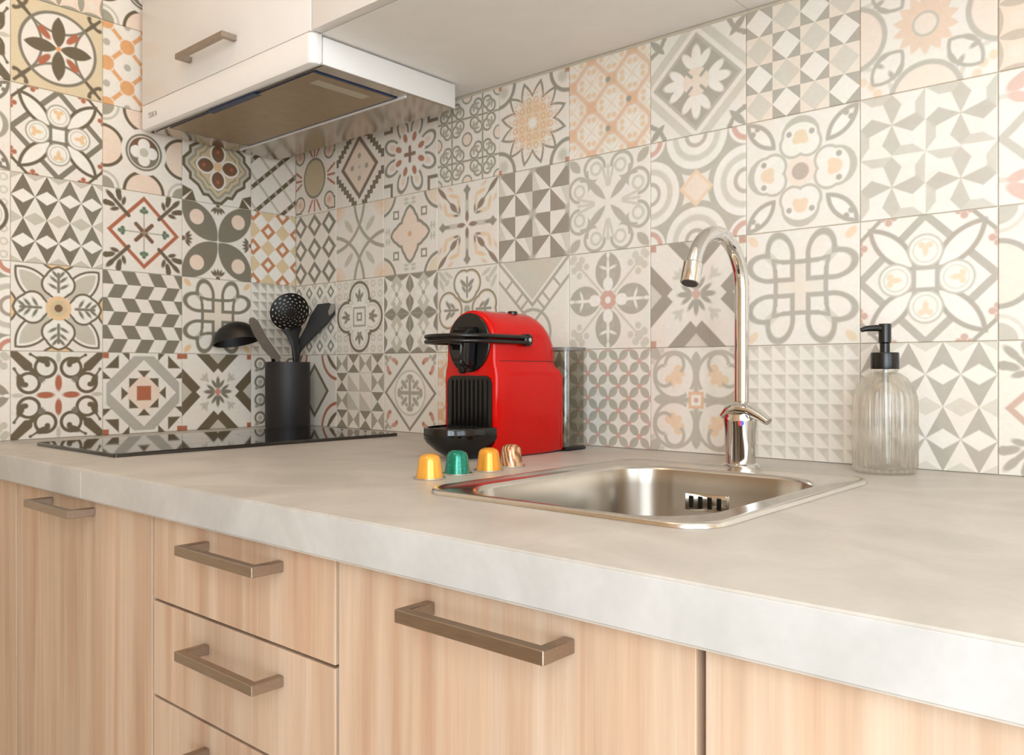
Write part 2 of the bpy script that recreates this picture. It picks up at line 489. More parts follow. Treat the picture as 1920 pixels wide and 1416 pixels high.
@design
def bars(b):
    q = b.rep(3.6, 3.6, b.rot(-42)); x, y = b.sep(q)
    b.paint(b.ab(x), 'L', .14, .08); b.paint(b.mx(b.m_('SUBTRACT', b.ab(y), .2), b.m_('SUBTRACT', b.ab(x), .86)), 'D', 0, .08)
    q2 = b.rep(7.2, 3.6, b.rot(-42)); x2, y2 = b.sep(q2); b.paint(b.mx(b.m_('SUBTRACT', b.ab(y2), .2), b.m_('SUBTRACT', .8, b.ab(x2))), 'g', 0, .1)
@design
def diamarc(b):
    q = b.f4()
    d = b.dia(q, 0, 0, .62, .72); b.paint(d, 'D', .03); b.paint(d, 'L', -.055)
    b.paint(b.ring(q, 1.08, 1.05, .72), 'R', .045); b.paint(b.ring(q, 1.2, 1.2, .62), 'D', .035); b.paint(b.dot(q, -.7, -.7, 1.24), 'W')
    b.paint(b.ab(b.dot(q, .72, .7, -1.14)), 'D', .035)
@design
def smalldiam(b):
    b.setbase('W'); q = b.f4(b.rep(4, 4)); q2 = b.f4(b.rep(4, 4, off=(.5, .5)))
    d = b.dia(q, 0, 0, .62, .72); b.paint(d, 'G', 0, .1); b.paint(d, 'W', -.2, .1)
    d2 = b.dia(q2, 0, 0, .55, .65); b.paint(d2, 'L', 0, .1); b.paint(d2, 'K', -.2, .1)
@design
def zigdiam(b):
    q = b.f4(b.rep(3, 3)); d = b.dia(q, 0, 0, 1.0, 1.0)
    b.paint(b.ab(b.m_('ADD', d, .17)), 'G', .16, .1); b.paint(d, 'W', -.36, .1)
@design
def sunoval(b):
    q = b.f4(); k = b.f8(); e = b.ell(q, 0, 0, .46, .52)
    b.paint(e, 'G', .05); b.paint(e, 'T', -.01, .03, .7); 
    for a in (0, 18): b.paint(b.seg(k, .62, .10*a/18, .92, .28*a/18), 'R', .03)
    b.paint(b.cir(k, .78, .2), 'R', .04)
    t = b.mn(b.cir(k, .68, .68, .2), b.box(k, .78, .78, .14, .14)); b.paint(t, 'G', .035); b.paint(t, 'K', -.02); b.paint(b.cir(k, .68, .68), 'P', .09, .1, .5)
@design
def hourglass(b):
    q = b.f4(b.rep(4, 4)); x, y = b.sep(q); pr = b.parity(4, 4)
    b.paint(b.mx(b.sub(x, y), b.mul(pr, -4)), 'G', 0, .1); b.paint(b.mx(b.sub(y, x), b.mul(pr, 4)), 'g', 0, .1)
    c = b.box(b.f4(), 0, 0, .5, .5); b.paint(c, 'base'); x2, y2 = b.sep(b.rep(4, 4)); b.paint(b.mx(c, b.add(x2, y2)), 'L', 0, .05)
@design
def quatre(b):
    k = b.f8()
    n = b.rep(7); b.paint(b.ring(n, 0, 0, .5), 'L', .14, .2, .8)
    d = b.mn(b.cir(k, .52, 0, .36), b.box(k, 0, 0, .42, .42))
    b.paint(d, 'D', .08); b.paint(d, 'W', .0); b.paint(b.ab(b.m_('ADD', d, .06)), 'L', .012)
    b.paint(b.ell(k, .6, 0, .15, .05), 'G'); b.paint(b.ell(k, .55, .09, .11, .045, 40), 'G'); b.paint(b.cir(k, .44, .05), 'G', .04)
    b.paint(b.ab(b.box(k, 0, 0, .24, .3)), 'g', .025); b.paint(b.box(k, 0, 0, .11, .11), 'G'); b.paint(b.box(k, 0, 0, .06, .06), 'W')
@design
def curvecross(b):
    k = b.f8()
    b.paint(b.cir(b.f4(), 1.0, 1.0), 'K', .4, .08); b.paint(b.ell(k, .45, .45, .24, .09, 45), 'L'); b.paint(b.cir(b.f4(), 1, 1), 'o', .22, .08, .6)
    for x in (-1.02, 1.02):
        for y in (-1.02, 1.02): b.paint(b.ring(b.p, x*1.15, y*1.15, 1.38), 'g', .05)
    b.paint(b.dia(k, 0, 0, .12, .12), 'W')
@design
def step(b):
    x, y = b.sep(b.f4()); k = b.f4()
    s = b.add(b.m_('FLOOR', b.m_('MULTIPLY', x, 9)), b.m_('FLOOR', b.m_('MULTIPLY', y, 9)))
    b.paint(b.m_('SUBTRACT', b.ab(b.sub(s, 9.5)), 1.0), 'D', 0, .05)
    d = b.dia(k, 0, 0, .78, .86); b.paint(d, 'base', .08); b.paint(d, 'B', 0); b.paint(d, 'D', 0, .03, .6); b.paint(d, 'K', -.1)
    b.paint(b.cir(b.f8(), .3, 0), 'g', .07); b.paint(b.cir(k, 0, 0), 'L', .05)
@design
def diamcross(b):
    k = b.f8(); d = b.dia(k, 0, 0, .97, .97)
    b.paint(b.ell(k, .82, .58, .13, .06, 70), 'P'); b.paint(b.cir(k, .75, .5), 'R', .05); b.paint(b.ell(k, .88, .88, .11, .06, 45), 'g'); b.paint(b.cir(k, .9, .75), 'V', .05, .03, .6)
    b.paint(d, 'G', 0); b.paint(d, 'base', -.07); b.paint(b.cir(k, 0, 0), 'L', .58); b.paint(b.cir(k, 0, 0), 'W', .53)
    b.paint(b.seg(k, 0, 0, .38, 0), 'g', .05); b.paint(b.ell(k, .4, 0, .07, .12), 'g'); b.paint(b.ell(k, .22, .2, .14, .05, 45), 'g'); b.paint(b.cir(k, .3, .12), 'g', .05)
@design
def fold(b):
    q = b.rep(2, 2); k = b.f8(q); x, y = b.sep(b.f4(q)); b.paint(b.sub(x, y), 'L', 0, .06)
    b.paint(b.poly(k, [(1, 0), (.72, .3), (.72, .75), (1, .95)]), 'G', 0, .05); b.paint(b.poly(k, [(.0, 0), (.35, .16), (.6, 0), (.35, -.16)]), 'W', 0, .05)
    b.paint(b.cir(k, 0, .0), 'g', .12, .05)
    b.paint(b.poly(k, [(.45, .45), (.62, .3), (.95, .95), (.62, .9)]), 'W', 0, .05)
@design
def barb(b):
    k = b.f8(); q = b.f4()
    b.paint(b.ring(q, 1.12, 1.12, .58), 'G', .04); b.paint(b.cir(q, 1.12, 1.12), 'o', .5, .03, .5)
    d = b.mn(b.cir(k, .26, 0, .3), b.ves(k, 0, 0, .7, 0, .22))
    b.paint(d, 'G', .045); b.paint(d, 'K', -.03); b.paint(b.cir(q, 0, 0), 'O', .07)
    bb = b.box(k, .52, .52, .11, .11); b.paint(bb, 'G'); b.paint(bb, 'W', -.05)
    for x in (.78, .88): b.paint(b.seg(k, x, .06, x, .2), 'L', .025)
    b.paint(b.seg(k, .75, .13, .92, .13), 'L', .02)
@design
def redflower(b):
    k = b.f8()
    d = b.ell(k, .66, .26, .27, .18, 22); b.paint(d, 'G', .03); b.paint(d, 'W', -.035); b.paint(b.ell(k, .62, .24, .15, .08, 22), 'K')
    b.paint(b.cir(k, .38, .16), 'W', .2); b.paint(b.ell(k, .42, .17, .12, .075, 22), 'R'); b.paint(b.cir(k, 0, 0), 'W', .26)
    b.paint(b.seg(k, 0, 0, .17, 0), 'B', .05)
    b.paint(b.ab(b.box(k, 1.02, 1.02, .33, .33)), 'D', .045)
@design
def hearts(b):
    k = b.f8(); b.paint(b.ell(k, .82, .82, .2, .06, 45), 'L'); b.paint(b.ell(k, .85, .62, .16, .05, 60), 'L'); b.paint(b.ell(k, .66, .66, .1, .05, -30), 'L')
    d = b.mn(b.cir(k, .62, .12, .26), b.cir(k, .5, 0, .28)); b.paint(d, 'D', .07); b.paint(d, 'T', .03); b.paint(d, 'W', -.0)
    b.paint(b.seg(k, .3, 0, .75, 0), 'G', .03); b.paint(b.ell(k, .62, .12, .13, .05, 50), 'G'); b.paint(b.ell(k, .48, .1, .1, .04, 40), 'G'); b.paint(b.cir(k, 0, 0), 'g', .1)
@design
def arrows(b):
    k = b.f8()
    b.paint(b.ell(k, .72, .44, .16, .05, 75), 'o'); b.paint(b.ell(k, .55, .28, .16, .05, 10), 'o', 0, .05, .8); b.paint(b.ell(k, .9, .55, .1, .04, 60), 'O', 0, .05, .6)
    b.paint(b.seg(k, .15, 0, .6, 0), 'L', .06); b.paint(b.dia(k, .82, 0, .13, .12), 'G'); b.paint(b.ves(k, .55, 0, .9, 0, .05), 'G'); b.paint(b.ves(k, .05, 0, .34, 0, .055), 'B')
    b.paint(b.ell(k, .45, .45, .15, .075, 45), 'B'); b.paint(b.seg(k, .3, .3, .95, .95), 'B', .018); b.paint(b.ves(k, .66, .66, 1, 1, .06), 'B'); b.paint(b.ell(k, .36, .25, .09, .03, 5), 'B')
@design
def lattice(b):
    k = b.f8(b.rep(2, 2))
    b.paint(b.ring(k, .52, .30, .26), 'G', .05, .06); b.paint(b.seg(k, 0, 0, .3, 0), 'G', .045, .06); b.paint(b.seg(k, .72, 0, 1, 0), 'G', .045, .06)
    b.paint(b.seg(k, .3, .3, .66, .5), 'g', .05, .06); b.paint(b.seg(k, .56, .26, .6, .44), 'g', .05, .06); b.paint(b.cir(k, 1, 1), 'K', .24, .06); b.paint(b.ring(k, 1, 1, .3), 'G', .04, .06)
@design
def vlattice(b):
    x, y = b.sep(b.p); ax = b.ab(x); t = b.sub(y, ax)
    b.paint(b.mx(b.sub(.12, t), b.sub(y, 2)), 'L', 0, .03)
    b.paint(b.ring(b.p, 0, -.6, .5), 'g', .035)
    b.paint(b.ab(b.m_('ADD', t, .0)), 'g', .05); b.paint(b.ab(b.m_('ADD', t, .42)), 'g', .045)
    u = b.add(y, ax); 
    for c in (.25, .55, 1.15): b.paint(b.mx(b.ab(b.sub(u, c)), b.m_('SUBTRACT', b.ab(b.m_('ADD', t, .21)), .21)), 'g', .04)
@design
def pinwheel(b):
    q = b.rep(2, 2, off=(.5, .5)); x, y = b.sep(q); e = b.mul(b.mul(x, y), b.sub(b.ab(x), b.ab(y)))
    x2, y2 = b.sep(b.f4(q))
    b.paint(b.sub(x2, b.mul(y2, .45)), 'L', 0, .04, .8); 
    b.paint(e, 'G', 0, .006); b.paint(e, 'B', 0, .006, .25)
@design
def staroutline(b):
    x, y = b.sep(b.p); a = b.m_('ARCTAN2', y, x); r = b.vm('LENGTH', b.p); q = b.f4()
    t = b.m_('PINGPONG', b.m_('MULTIPLY', a, 12/(2*math.pi)), .5)
    e = b.sub(r, b.m_('MULTIPLY_ADD', t, .62, .60))
    b.paint(b.ab(e), 'G', .05)
    b.paint(b.cir(q, 1.0, 1.0), 'base', .46); b.paint(b.ring(q, 1.0, 1.0, .48), 'G', .045); b.paint(b.cir(q, .84, .84), 'L', .13, .1); b.paint(b.box(q, 1, 1, .1, .1), 'R')
    t2 = b.m_('PINGPONG', b.m_('MULTIPLY', a, 16/(2*math.pi)), .5)
    b.paint(b.sub(r, b.m_('MULTIPLY_ADD', t2, .1, .48)), 'o', 0, .1, .8); n = b.rep(10); b.paint(b.mx(b.ring(n, 0, 0, .6), b.sub(r, .48)), 'O', .2, .2, .7); b.paint(r, 'W', .12, .08)
@design
def circdots(b):
    c = b.rep(4, 4, off=(.5, .5)); k = b.f8(c)
    b.paint(b.ves(k, .1, .1, .9, .9, .33), 'g', 0, .08); b.paint(b.mx(b.ves(k, .1, .1, .9, .9, .33), b.dot(b.rep(4, 4), 1, -1)), 'V', 0, .08, .25)
    b.paint(b.seg(k, 0, 0, 1, 0), 'W', .03, .06); b.paint(b.cir(k, 1, 0), 'L', .0, .06)
    b.paint(b.cir(k, 0, 0), 'P', .24, .08); b.paint(b.cir(k, 1, 1), 'P', .24, .08)
@design
def leafcross(b):
    k = b.f8()
    b.paint(b.seg(k, .15, .15, .7, .7), 'L', .025)
    for x, y, r in ((.74, .74, .1), (.86, .66, .08), (.72, .54, .07), (.9, .86, .08)): b.paint(b.cir(k, x, y), 'L', r)
    v = b.ves(k, .18, 0, .98, 0, .31); b.paint(v, 'g', 0); b.paint(v, 'G', 0, .03, .35)
    b.paint(b.ell(k, .62, 0, .25, .035), 'W'); b.paint(b.ell(k, .66, .1, .10, .03, 70), 'W'); b.paint(b.ves(k, .15, 0, .52, 0, .12), 'W'); b.paint(b.cir(k, .5, .1), 'g', .07); b.paint(b.ves(k, .85, 0, 1, 0, .04), 'W')
    b.paint(b.cir(k, .12, .05), 'P', .075); b.paint(b.cir(k, 0, 0), 'P', .12); b.paint(b.cir(k, 0, 0), 'W', .07)
@design
def scrollx(b):
    k = b.f8()
    b.paint(b.ves(k, .06, .06, .54, .54, .085), 'g'); b.paint(b.ves(k, .70, .70, .97, .97, .1), 'g'); b.paint(b.seg(k, .5, .5, .68, .52), 'g', .03)
    b.paint(b.mx(b.ring(k, .72, .33, .25), b.dot(k, -.6, -.8, .55)), 'g', .03); b.paint(b.mx(b.ring(k, .72, .33, .25), b.dot(k, -1, 0, .74)), 'g', .03)
    b.paint(b.ring(k, .72, .3, .12), 'L', .03)
    for y in (0, .07): b.paint(b.seg(k, .36, y*.4, .75, y*2), 'L', .03)
@design
def curls(b):
    k = b.f8()
    b.paint(b.seg(k, .15, 0, .78, 0), 'g', .05); b.paint(b.ves(k, .55, 0, .92, 0, .1), 'g')
    b.paint(b.mx(b.ring(k, .46, .48, .45), b.dot(k, -.75, .35, .15)), 'g', .035)
    b.paint(b.ell(k, .42, .42, .15, .09, 45), 'o'); b.paint(b.cir(k, .58, .38), 'o', .09); b.paint(b.cir(k, .5, .3), 'o', .06)
    b.paint(b.mx(b.ring(k, .68, .46, .2), b.dot(k, -1, .4, .44)), 'g', .035)
    b.paint(b.ves(k, .78, .78, 1.02, 1.02, .12), 'g'); b.paint(b.cir(k, .95, .74), 'L', .06)
    bb = b.box(k, 0, 0, .16, .16); b.paint(bb, 'O'); b.paint(bb, 'W', -.06); b.paint(b.cir(k, 0, 0), 'P', .05)
@design
def circles(b):
    k = b.f8(); q = b.f4()
    b.paint(b.dot(q, -.7, -.7, .56), 'g'); 
    c = b.cir(k, 1.0, 0)
    b.paint(c, 'g', .76); b.paint(c, 'W', .64); b.paint(c, 'L', .5, .05); b.paint(c, 'W', .38); b.paint(b.ring(k, 1, 0, .2), 'B', .04, .03, .7)
    b.paint(b.cir(q, 1.02, 1.02), 'W', .36); b.paint(b.ring(q, 1.02, 1.02, .25), 'P', .05)
    d = b.dia(k, 0, 0, .36, .36); b.paint(d, 'o', 0); b.paint(d, 'K', -.06)
@design
def greydiamond(b):
    k = b.f8(); d = b.dot(k, .7071, .7071)
    b.paint(b.ab(b.sub(d, .83)), 'L', .08); b.paint(b.sub(d, .66), 'g'); b.paint(b.sub(d, .6), 'G', 0, .03, .8)
    b.paint(b.ell(k, .46, 0, .24, .1), 'W'); b.paint(b.ell(k, .40, .16, .2, .085, 38), 'W'); b.paint(b.cir(k, 0, 0), 'K', .27); b.paint(b.seg(k, .1, .1, .25, .25), 'G', .03)
    b.paint(b.ves(k, .68, .68, 1, 1, .07), 'G'); b.paint(b.ell(k, .9, .72, .12, .045, -25), 'G'); b.paint(b.cir(k, .97, .68), 'G', .05)
@design
def fourhearts(b):
    k = b.f8()
    d = b.mn(b.cir(k, .48, .13, .22), b.cir(k, .62, 0, .31)); b.paint(d, 'g', .03); b.paint(d, 'W', -.02)
    b.paint(b.mx(d, b.m_('MULTIPLY', b.cir(k, .48, 0, .36), -1)), 'g', .0); b.paint(b.cir(k, .66, .2), 'G', .05)
    b.paint(b.cir(k, .6, 0), 'o', .12); b.paint(b.cir(k, .54, .07), 'o', .07)
    b.paint(b.cir(k, 0, 0), 'K', .25); b.paint(b.cir(k, 0, 0), 'B', .15, .03, .8)
    t = b.mn(b.ves(k, .45, .45, .98, .98, .16), b.cir(k, .76, .76, .15)); b.paint(t, 'G', .01); b.paint(t, 'W', -.065); b.paint(b.cir(k, .86, .78), 'G', .05)
@design
def checker(b):
    q = b.f4(b.rep(4, 4)); d = b.dot(q, 1, 1, -1); pr = b.parity(4, 4)
    b.paint(b.mx(b.m_('MULTIPLY', d, -1), b.mul(pr, 8)), 'G', 0, .06); b.paint(b.mx(d, b.mul(pr, 8)), 'W', 0, .06)
    b.paint(b.mul(pr, -8), 'o', 0, .06, .35); b.paint(b.mx(d, b.mul(pr, -8)), 'L', 0, .06)
@design
def spin(b):
    q = b.rep(2, 2)
    for i in range(4):
        w = b.rot(90*i, q) if i else q
        b.paint(b.poly(w, [(0, 0), (.30, .62), (0, .98), (-.30, .78)]), 'g', 0, .05)
        b.paint(b.poly(w, [(-.02, .98), (-.25, .70), (-.62, .70), (-1, 1)]), 'L', 0, .05); b.paint(b.poly(w, [(-.02, .98), (-.25, .70), (-.62, .70), (-1, 1)]), 'g', 0, .05, .5)
        if i % 2: b.paint(b.poly(w, [(0, 0), (.30, .62), (0, .98), (-.30, .78)]), 'G', 0, .05, .35)
@design
def sunflower(b):
    k = b.f8(); q = b.f4(); x, y = b.sep(b.p); a = b.m_('ARCTAN2', y, x); r = b.vm('LENGTH', b.p)
    b.paint(b.ring(q, 1.0, 1.0, .5), 'L', .035); b.paint(b.cir(k, .95, .72), 'o', .07); b.paint(b.cir(k, .82, .8), 'o', .06)
    c = b.cir(k, 1.12, 0); b.paint(c, 'g', .55); b.paint(c, 'G', .55, .03, .4); b.paint(c, 'K', .47)
    v = b.ves(k, .34, .34, .80, .80, .2); b.paint(v, 'G', .015); b.paint(v, 'base', -.04); b.paint(b.ell(k, .64, .38, .11, .045, 30), 'G'); b.paint(b.ell(k, .7, .5, .09, .04, -30), 'G')
    t = b.m_('PINGPONG', b.m_('MULTIPLY', a, 14/(2*math.pi)), .5); b.paint(b.sub(r, b.m_('MULTIPLY_ADD', t, .26, .36)), 'O', 0, .05, .75)
    b.paint(r, 'g', .2); b.paint(r, 'K', .16)
@design
def redleaf(b):
    q = b.f4()
    b.paint(b.ring(q, .9, 0, .62), 'L', .04)
    b.paint(b.ell(q, .68, .82, .24, .11, -30), 'P'); b.paint(b.ell(q, .72, .58, .16, .08, 20), 'P'); b.paint(b.cir(q, .42, .72), 'P', .12)
    b.paint(b.ab(b.dot(q, .7, .7, -.66)), 'g', .06); b.paint(b.cir(q, 0, 0), 'K', .3)
@design
def greypetal(b):
    k = b.f8(b.rep(4, 4)); b.setbase('K'); b.paint(b.ves(k, 1, -1, 1, 1, .3), 'g', 0, .08); b.paint(b.cir(k, 0, 0), 'base', .4, .2, .5)

_TM = {}
def tile_mat(n):
    if n not in _TM:
        t = Tile('printed_tile_' + n); DESIGN[n](t); _TM[n] = t.done()
    return _TM[n]

GAP, TH = 0.0006, 0.0018
_TMESH = {}
def tile_mesh(n, x0=-.075, x1=.075, y0=-.075, y1=.075):
    key = (n, x0, x1, y0, y1)
    if key not in _TMESH:
        bm = bmesh.new()
        a, c, d, e = x0 + GAP, x1 - GAP, y0 + GAP, y1 - GAP
        s = 0.0006
        loft(bm, [[(a, d, 0), (c, d, 0), (c, e, 0), (a, e, 0)], [(a, d, TH - s), (c, d, TH - s), (c, e, TH - s), (a, e, TH - s)],
                  [(a + s, d + s, TH), (c - s, d + s, TH), (c - s, e - s, TH), (a + s, e - s, TH)]])
        bmesh.ops.recalc_face_normals(bm, faces=bm.faces[:])
        me = bpy.data.meshes.new('tile'); bm.to_mesh(me); bm.free(); me.materials.append(tile_mat(n))
        _TMESH[key] = me
    return _TMESH[key]

# ------------------------------------------------------------------ materials
def wood_mat():
    m = bpy.data.materials.new('light_oak_laminate'); m.use_nodes = True
    nt = m.node_tree; N = nt.nodes; L = nt.links; b = N['Principled BSDF']
    tc = N.new('ShaderNodeTexCoord'); oi = N.new('ShaderNodeObjectInfo')
    off = N.new('ShaderNodeVectorMath'); off.operation = 'MULTIPLY_ADD'
    L.new(oi.outputs['Random'], off.inputs[0]); off.inputs[1].default_value = (3.0, 1.0, 2.0); L.new(tc.outputs['Object'], off.inputs[2])
    def noise(sc, detail, dist=0.0, rough=0.5):
        mp = N.new('ShaderNodeMapping'); mp.inputs['Scale'].default_value = sc
        n = N.new('ShaderNodeTexNoise'); n.inputs['Scale'].default_value = 1; n.inputs['Detail'].default_value = detail
        n.inputs['Distortion'].default_value = dist; n.inputs['Roughness'].default_value = rough
        L.new(off.outputs[0], mp.inputs[0]); L.new(mp.outputs[0], n.inputs['Vector']); return n.outputs['Fac']
    broad = noise((34, 34, 1.6), 2, 0.6); streak = noise((150, 150, 4.0), 3, 0.3); fine = noise((620, 620, 16), 2)
    plank = noise((9, 9, 0.5), 0)
    r1 = N.new('ShaderNodeValToRGB'); e = r1.color_ramp.elements
    e[0].position = .30; e[0].color = lin('BF9A7F'); e[1].position = .62; e[1].color = lin('D0B59C')
    x = r1.color_ramp.elements.new(.46); x.color = lin('C7A88D')
    L.new(broad, r1.inputs[0])
    def mulby(col, fac, lo, hi):
        mr = N.new('ShaderNodeMapRange'); mr.inputs[1].default_value = .3; mr.inputs[2].default_value = .7; mr.inputs[3].default_value = lo; mr.inputs[4].default_value = hi
        L.new(fac, mr.inputs[0]); v = N.new('ShaderNodeVectorMath'); v.operation = 'MULTIPLY'; L.new(col, v.inputs[0]); L.new(mr.outputs[0], v.inputs[1]); return v.outputs[0]
    c = mulby(r1.outputs[0], streak, .93, 1.05); c = mulby(c, fine, .95, 1.04); c = mulby(c, plank, .93, 1.05)
    L.new(c, b.inputs['Base Color']); b.inputs['Roughness'].default_value = .5; b.inputs['Specular IOR Level'].default_value = .3
    bp = N.new('ShaderNodeBump'); bp.inputs['Strength'].default_value = .15; bp.inputs['Distance'].default_value = .0006
    L.new(streak, bp.inputs['Height']); L.new(bp.outputs[0], b.inputs['Normal'])
    return m
def stone_mat(name, c1, c2, rough):
    m = bpy.data.materials.new(name); m.use_nodes = True
    nt = m.node_tree; N = nt.nodes; L = nt.links; b = N['Principled BSDF']
    tc = N.new('ShaderNodeTexCoord')
    n1 = N.new('ShaderNodeTexNoise'); n1.inputs['Scale'].default_value = 9; n1.inputs['Detail'].default_value = 6; n1.inputs['Distortion'].default_value = 1.2
    n2 = N.new('ShaderNodeTexNoise'); n2.inputs['Scale'].default_value = 130; n2.inputs['Detail'].default_value = 3
    L.new(tc.outputs['Object'], n1.inputs['Vector']); L.new(tc.outputs['Object'], n2.inputs['Vector'])
    r = N.new('ShaderNodeValToRGB'); e = r.color_ramp.elements
    e[0].position = .35; e[0].color = lin(c1); e[1].position = .65; e[1].color = lin(c2); L.new(n1.outputs['Fac'], r.inputs[0])
    mr = N.new('ShaderNodeMapRange'); mr.inputs[3].default_value = .93; mr.inputs[4].default_value = 1.05; L.new(n2.outputs['Fac'], mr.inputs[0])
    v = N.new('ShaderNodeVectorMath'); v.operation = 'MULTIPLY'; L.new(r.outputs[0], v.inputs[0]); L.new(mr.outputs[0], v.inputs[1])
    L.new(v.outputs[0], b.inputs['Base Color'])
    m2 = N.new('ShaderNodeMapRange'); m2.inputs[3].default_value = rough - .05; m2.inputs[4].default_value = rough + .07; L.new(n1.outputs['Fac'], m2.inputs[0]); L.new(m2.outputs[0], b.inputs['Roughness'])
    bp = N.new('ShaderNodeBump'); bp.inputs['Strength'].default_value = .12; bp.inputs['Distance'].default_value = .0008
    L.new(n2.outputs['Fac'], bp.inputs['Height']); L.new(bp.outputs[0], b.inputs['Normal'])
    return m
M = {}
M['wood'] = wood_mat()
M['stone'] = stone_mat('pale_concrete_worktop', 'BBB2A6', 'CBC2B6', .40)
M['edge'] = stone_mat('pale_concrete_edge', 'B9B5AF', 'C6C2BD', .45)
M['white'] = add_noise(mat('white_lacquer', 'E9E2DA', .32), (30, 30, 30), .012)
M['carcass'] = add_noise(mat('white_melamine', 'F3EDE5', .45), (30, 30, 30), .015)
M['wall'] = add_noise(mat('painted_plaster', 'DCC4A8', .9), (60, 60, 60), .03, bump=.1)
M['grout'] = add_noise(mat('beige_grout', 'CDBFA9', .9), (300, 300, 300), .06)
M['ceil'] = add_noise(mat('ceiling_paint', 'F1EBE3', .9), (60, 60, 60), .02)
M['steel'] = add_noise(mat('brushed_steel', 'DAD5CE', .22, 1.0), (400, 60, 400), .05, rough_amt=.06)
M['bowl_steel'] = add_noise(mat('satin_bowl_steel', 'B6AC9F', .24, 1.0), (25, 25, 25), .03)
M['chrome'] = add_noise(mat('chrome', 'DAD8D4', .07, 1.0), (60, 60, 60), .02)
M['nickel'] = add_noise(mat('brushed_nickel', 'A8998A', .38, 1.0), (60, 600, 600), .08)
M['black'] = add_noise(mat('black_plastic', '0D0B08', .30), (80, 80, 80), .1)
M['blackgloss'] = add_noise(mat('gloss_black_plastic', '0D0B09', .12), (80, 80, 80), .1)
M['nylon'] = add_noise(mat('black_nylon', '0B0B09', .42), (120, 120, 120), .12, bump=.05)
M['pot'] = add_noise(mat('charcoal_ceramic', '1E1A1A', .55), (60, 60, 60), .08)
M['taupe'] = add_noise(mat('taupe_handle', '7D7165', .5), (90, 90, 90), .08)
M['red'] = add_noise(mat('glossy_red_plastic', 'C60500', .17, 0, .32), (60, 60, 60), .03)
def thin_glass(name, tint, tfac, rough=.03):
    m = bpy.data.materials.new(name); m.use_nodes = True; nt = m.node_tree; N = nt.nodes; L = nt.links
    N.remove(N['Principled BSDF']); out = N['Material Output']
    tr = N.new('ShaderNodeBsdfTransparent'); gl = N.new('ShaderNodeBsdfGlossy'); gl.inputs['Roughness'].default_value = rough
    tc = N.new('ShaderNodeTexCoord'); no = N.new('ShaderNodeTexNoise'); no.inputs['Scale'].default_value = 40; L.new(tc.outputs['Object'], no.inputs['Vector'])
    mr = N.new('ShaderNodeMapRange'); mr.inputs[3].default_value = tfac - .02; mr.inputs[4].default_value = tfac + .02; L.new(no.outputs['Fac'], mr.inputs[0])
    vm = N.new('ShaderNodeVectorMath'); vm.operation = 'MULTIPLY'; vm.inputs[0].default_value = lin(tint)[:3]; L.new(mr.outputs[0], vm.inputs[1]); L.new(vm.outputs[0], tr.inputs['Color'])
    lw = N.new('ShaderNodeLayerWeight'); lw.inputs['Blend'].default_value = .5; pw = N.new('ShaderNodeMath'); pw.operation = 'POWER'; pw.inputs[1].default_value = 4.0; L.new(lw.outputs['Facing'], pw.inputs[0]); fr = N.new('ShaderNodeMath'); fr.operation = 'MULTIPLY_ADD'; fr.inputs[1].default_value = .55; fr.inputs[2].default_value = .045; L.new(pw.outputs[0], fr.inputs[0])
    mx = N.new('ShaderNodeMixShader'); L.new(fr.outputs[0], mx.inputs[0]); L.new(tr.outputs[0], mx.inputs[1]); L.new(gl.outputs[0], mx.inputs[2]); L.new(mx.outputs[0], out.inputs['Surface'])
    return m
M['glass'] = thin_glass('clear_glass', 'FCFBF8', .985, .04)
_nt = M['glass'].node_tree; _g = _nt.nodes.new('ShaderNodeBsdfGlass'); _g.inputs['IOR'].default_value = 1.42; _g.inputs['Roughness'].default_value = .03; _g.inputs['Color'].default_value = (1, 1, .99, 1)
_mx = _nt.nodes.new('ShaderNodeMixShader'); _mx.inputs[0].default_value = .38; _o = _nt.nodes['Material Output']
_nt.links.new(_o.inputs['Surface'].links[0].from_socket, _mx.inputs[1]); _nt.links.new(_g.outputs[0], _mx.inputs[2]); _nt.links.new(_mx.outputs[0], _o.inputs['Surface'])
M['tank'] = thin_glass('clear_tank_plastic', 'F0EFEA', .94, .06)
M['hob'] = add_noise(mat('black_ceramic_glass', '060606', .045, 0, .9), (60, 60, 60), .1)
M['hob'].node_tree.nodes['Principled BSDF'].inputs['IOR'].default_value = 1.6
M['floor'] = None

# ------------------------------------------------------------------ room shell
def quad_wall(name, rects, m, parent=None):
    bm = boxes(*rects); return obj(name, bm, m, parent, smooth=False)
def floor_mat():
    m = mat('oak_plank_floor', 'B99A78', .45); nt = m.node_tree; N = nt.nodes; L = nt.links; b = N['Principled BSDF']
    tc = N.new('ShaderNodeTexCoord'); br = N.new('ShaderNodeTexBrick'); L.new(tc.outputs['Object'], br.inputs['Vector'])
    br.inputs['Scale'].default_value = 1.0; br.inputs['Brick Width'].default_value = 1.2; br.inputs['Row Height'].default_value = .18; br.inputs['Mortar Size'].default_value = .002
    br.inputs['Color1'].default_value = lin('E2D2BA'); br.inputs['Color2'].default_value = lin('D8C5A8'); br.inputs['Mortar'].default_value = lin('6E5741')
    L.new(br.outputs['Color'], b.inputs['Base Color']); return m
T = .12
fl = struct(obj('floor', boxes((-T, RX+T, RY-T, T, -.1, 0)), floor_mat(), smooth=False), 'oak plank floor of the kitchen below the base cabinets', 'floor')
struct(obj('ceiling', boxes((-T, RX+T, RY-T, T, RZ, RZ+.1)), M['ceil'], smooth=False), 'plain white ceiling above the kitchen', 'ceiling')
wall_back = struct(obj('wall_back', boxes((-T, RX+T, TH, T, 0, RZ)), M['grout'], smooth=False), 'wall behind the worktop covered in patterned patchwork tiles', 'wall')
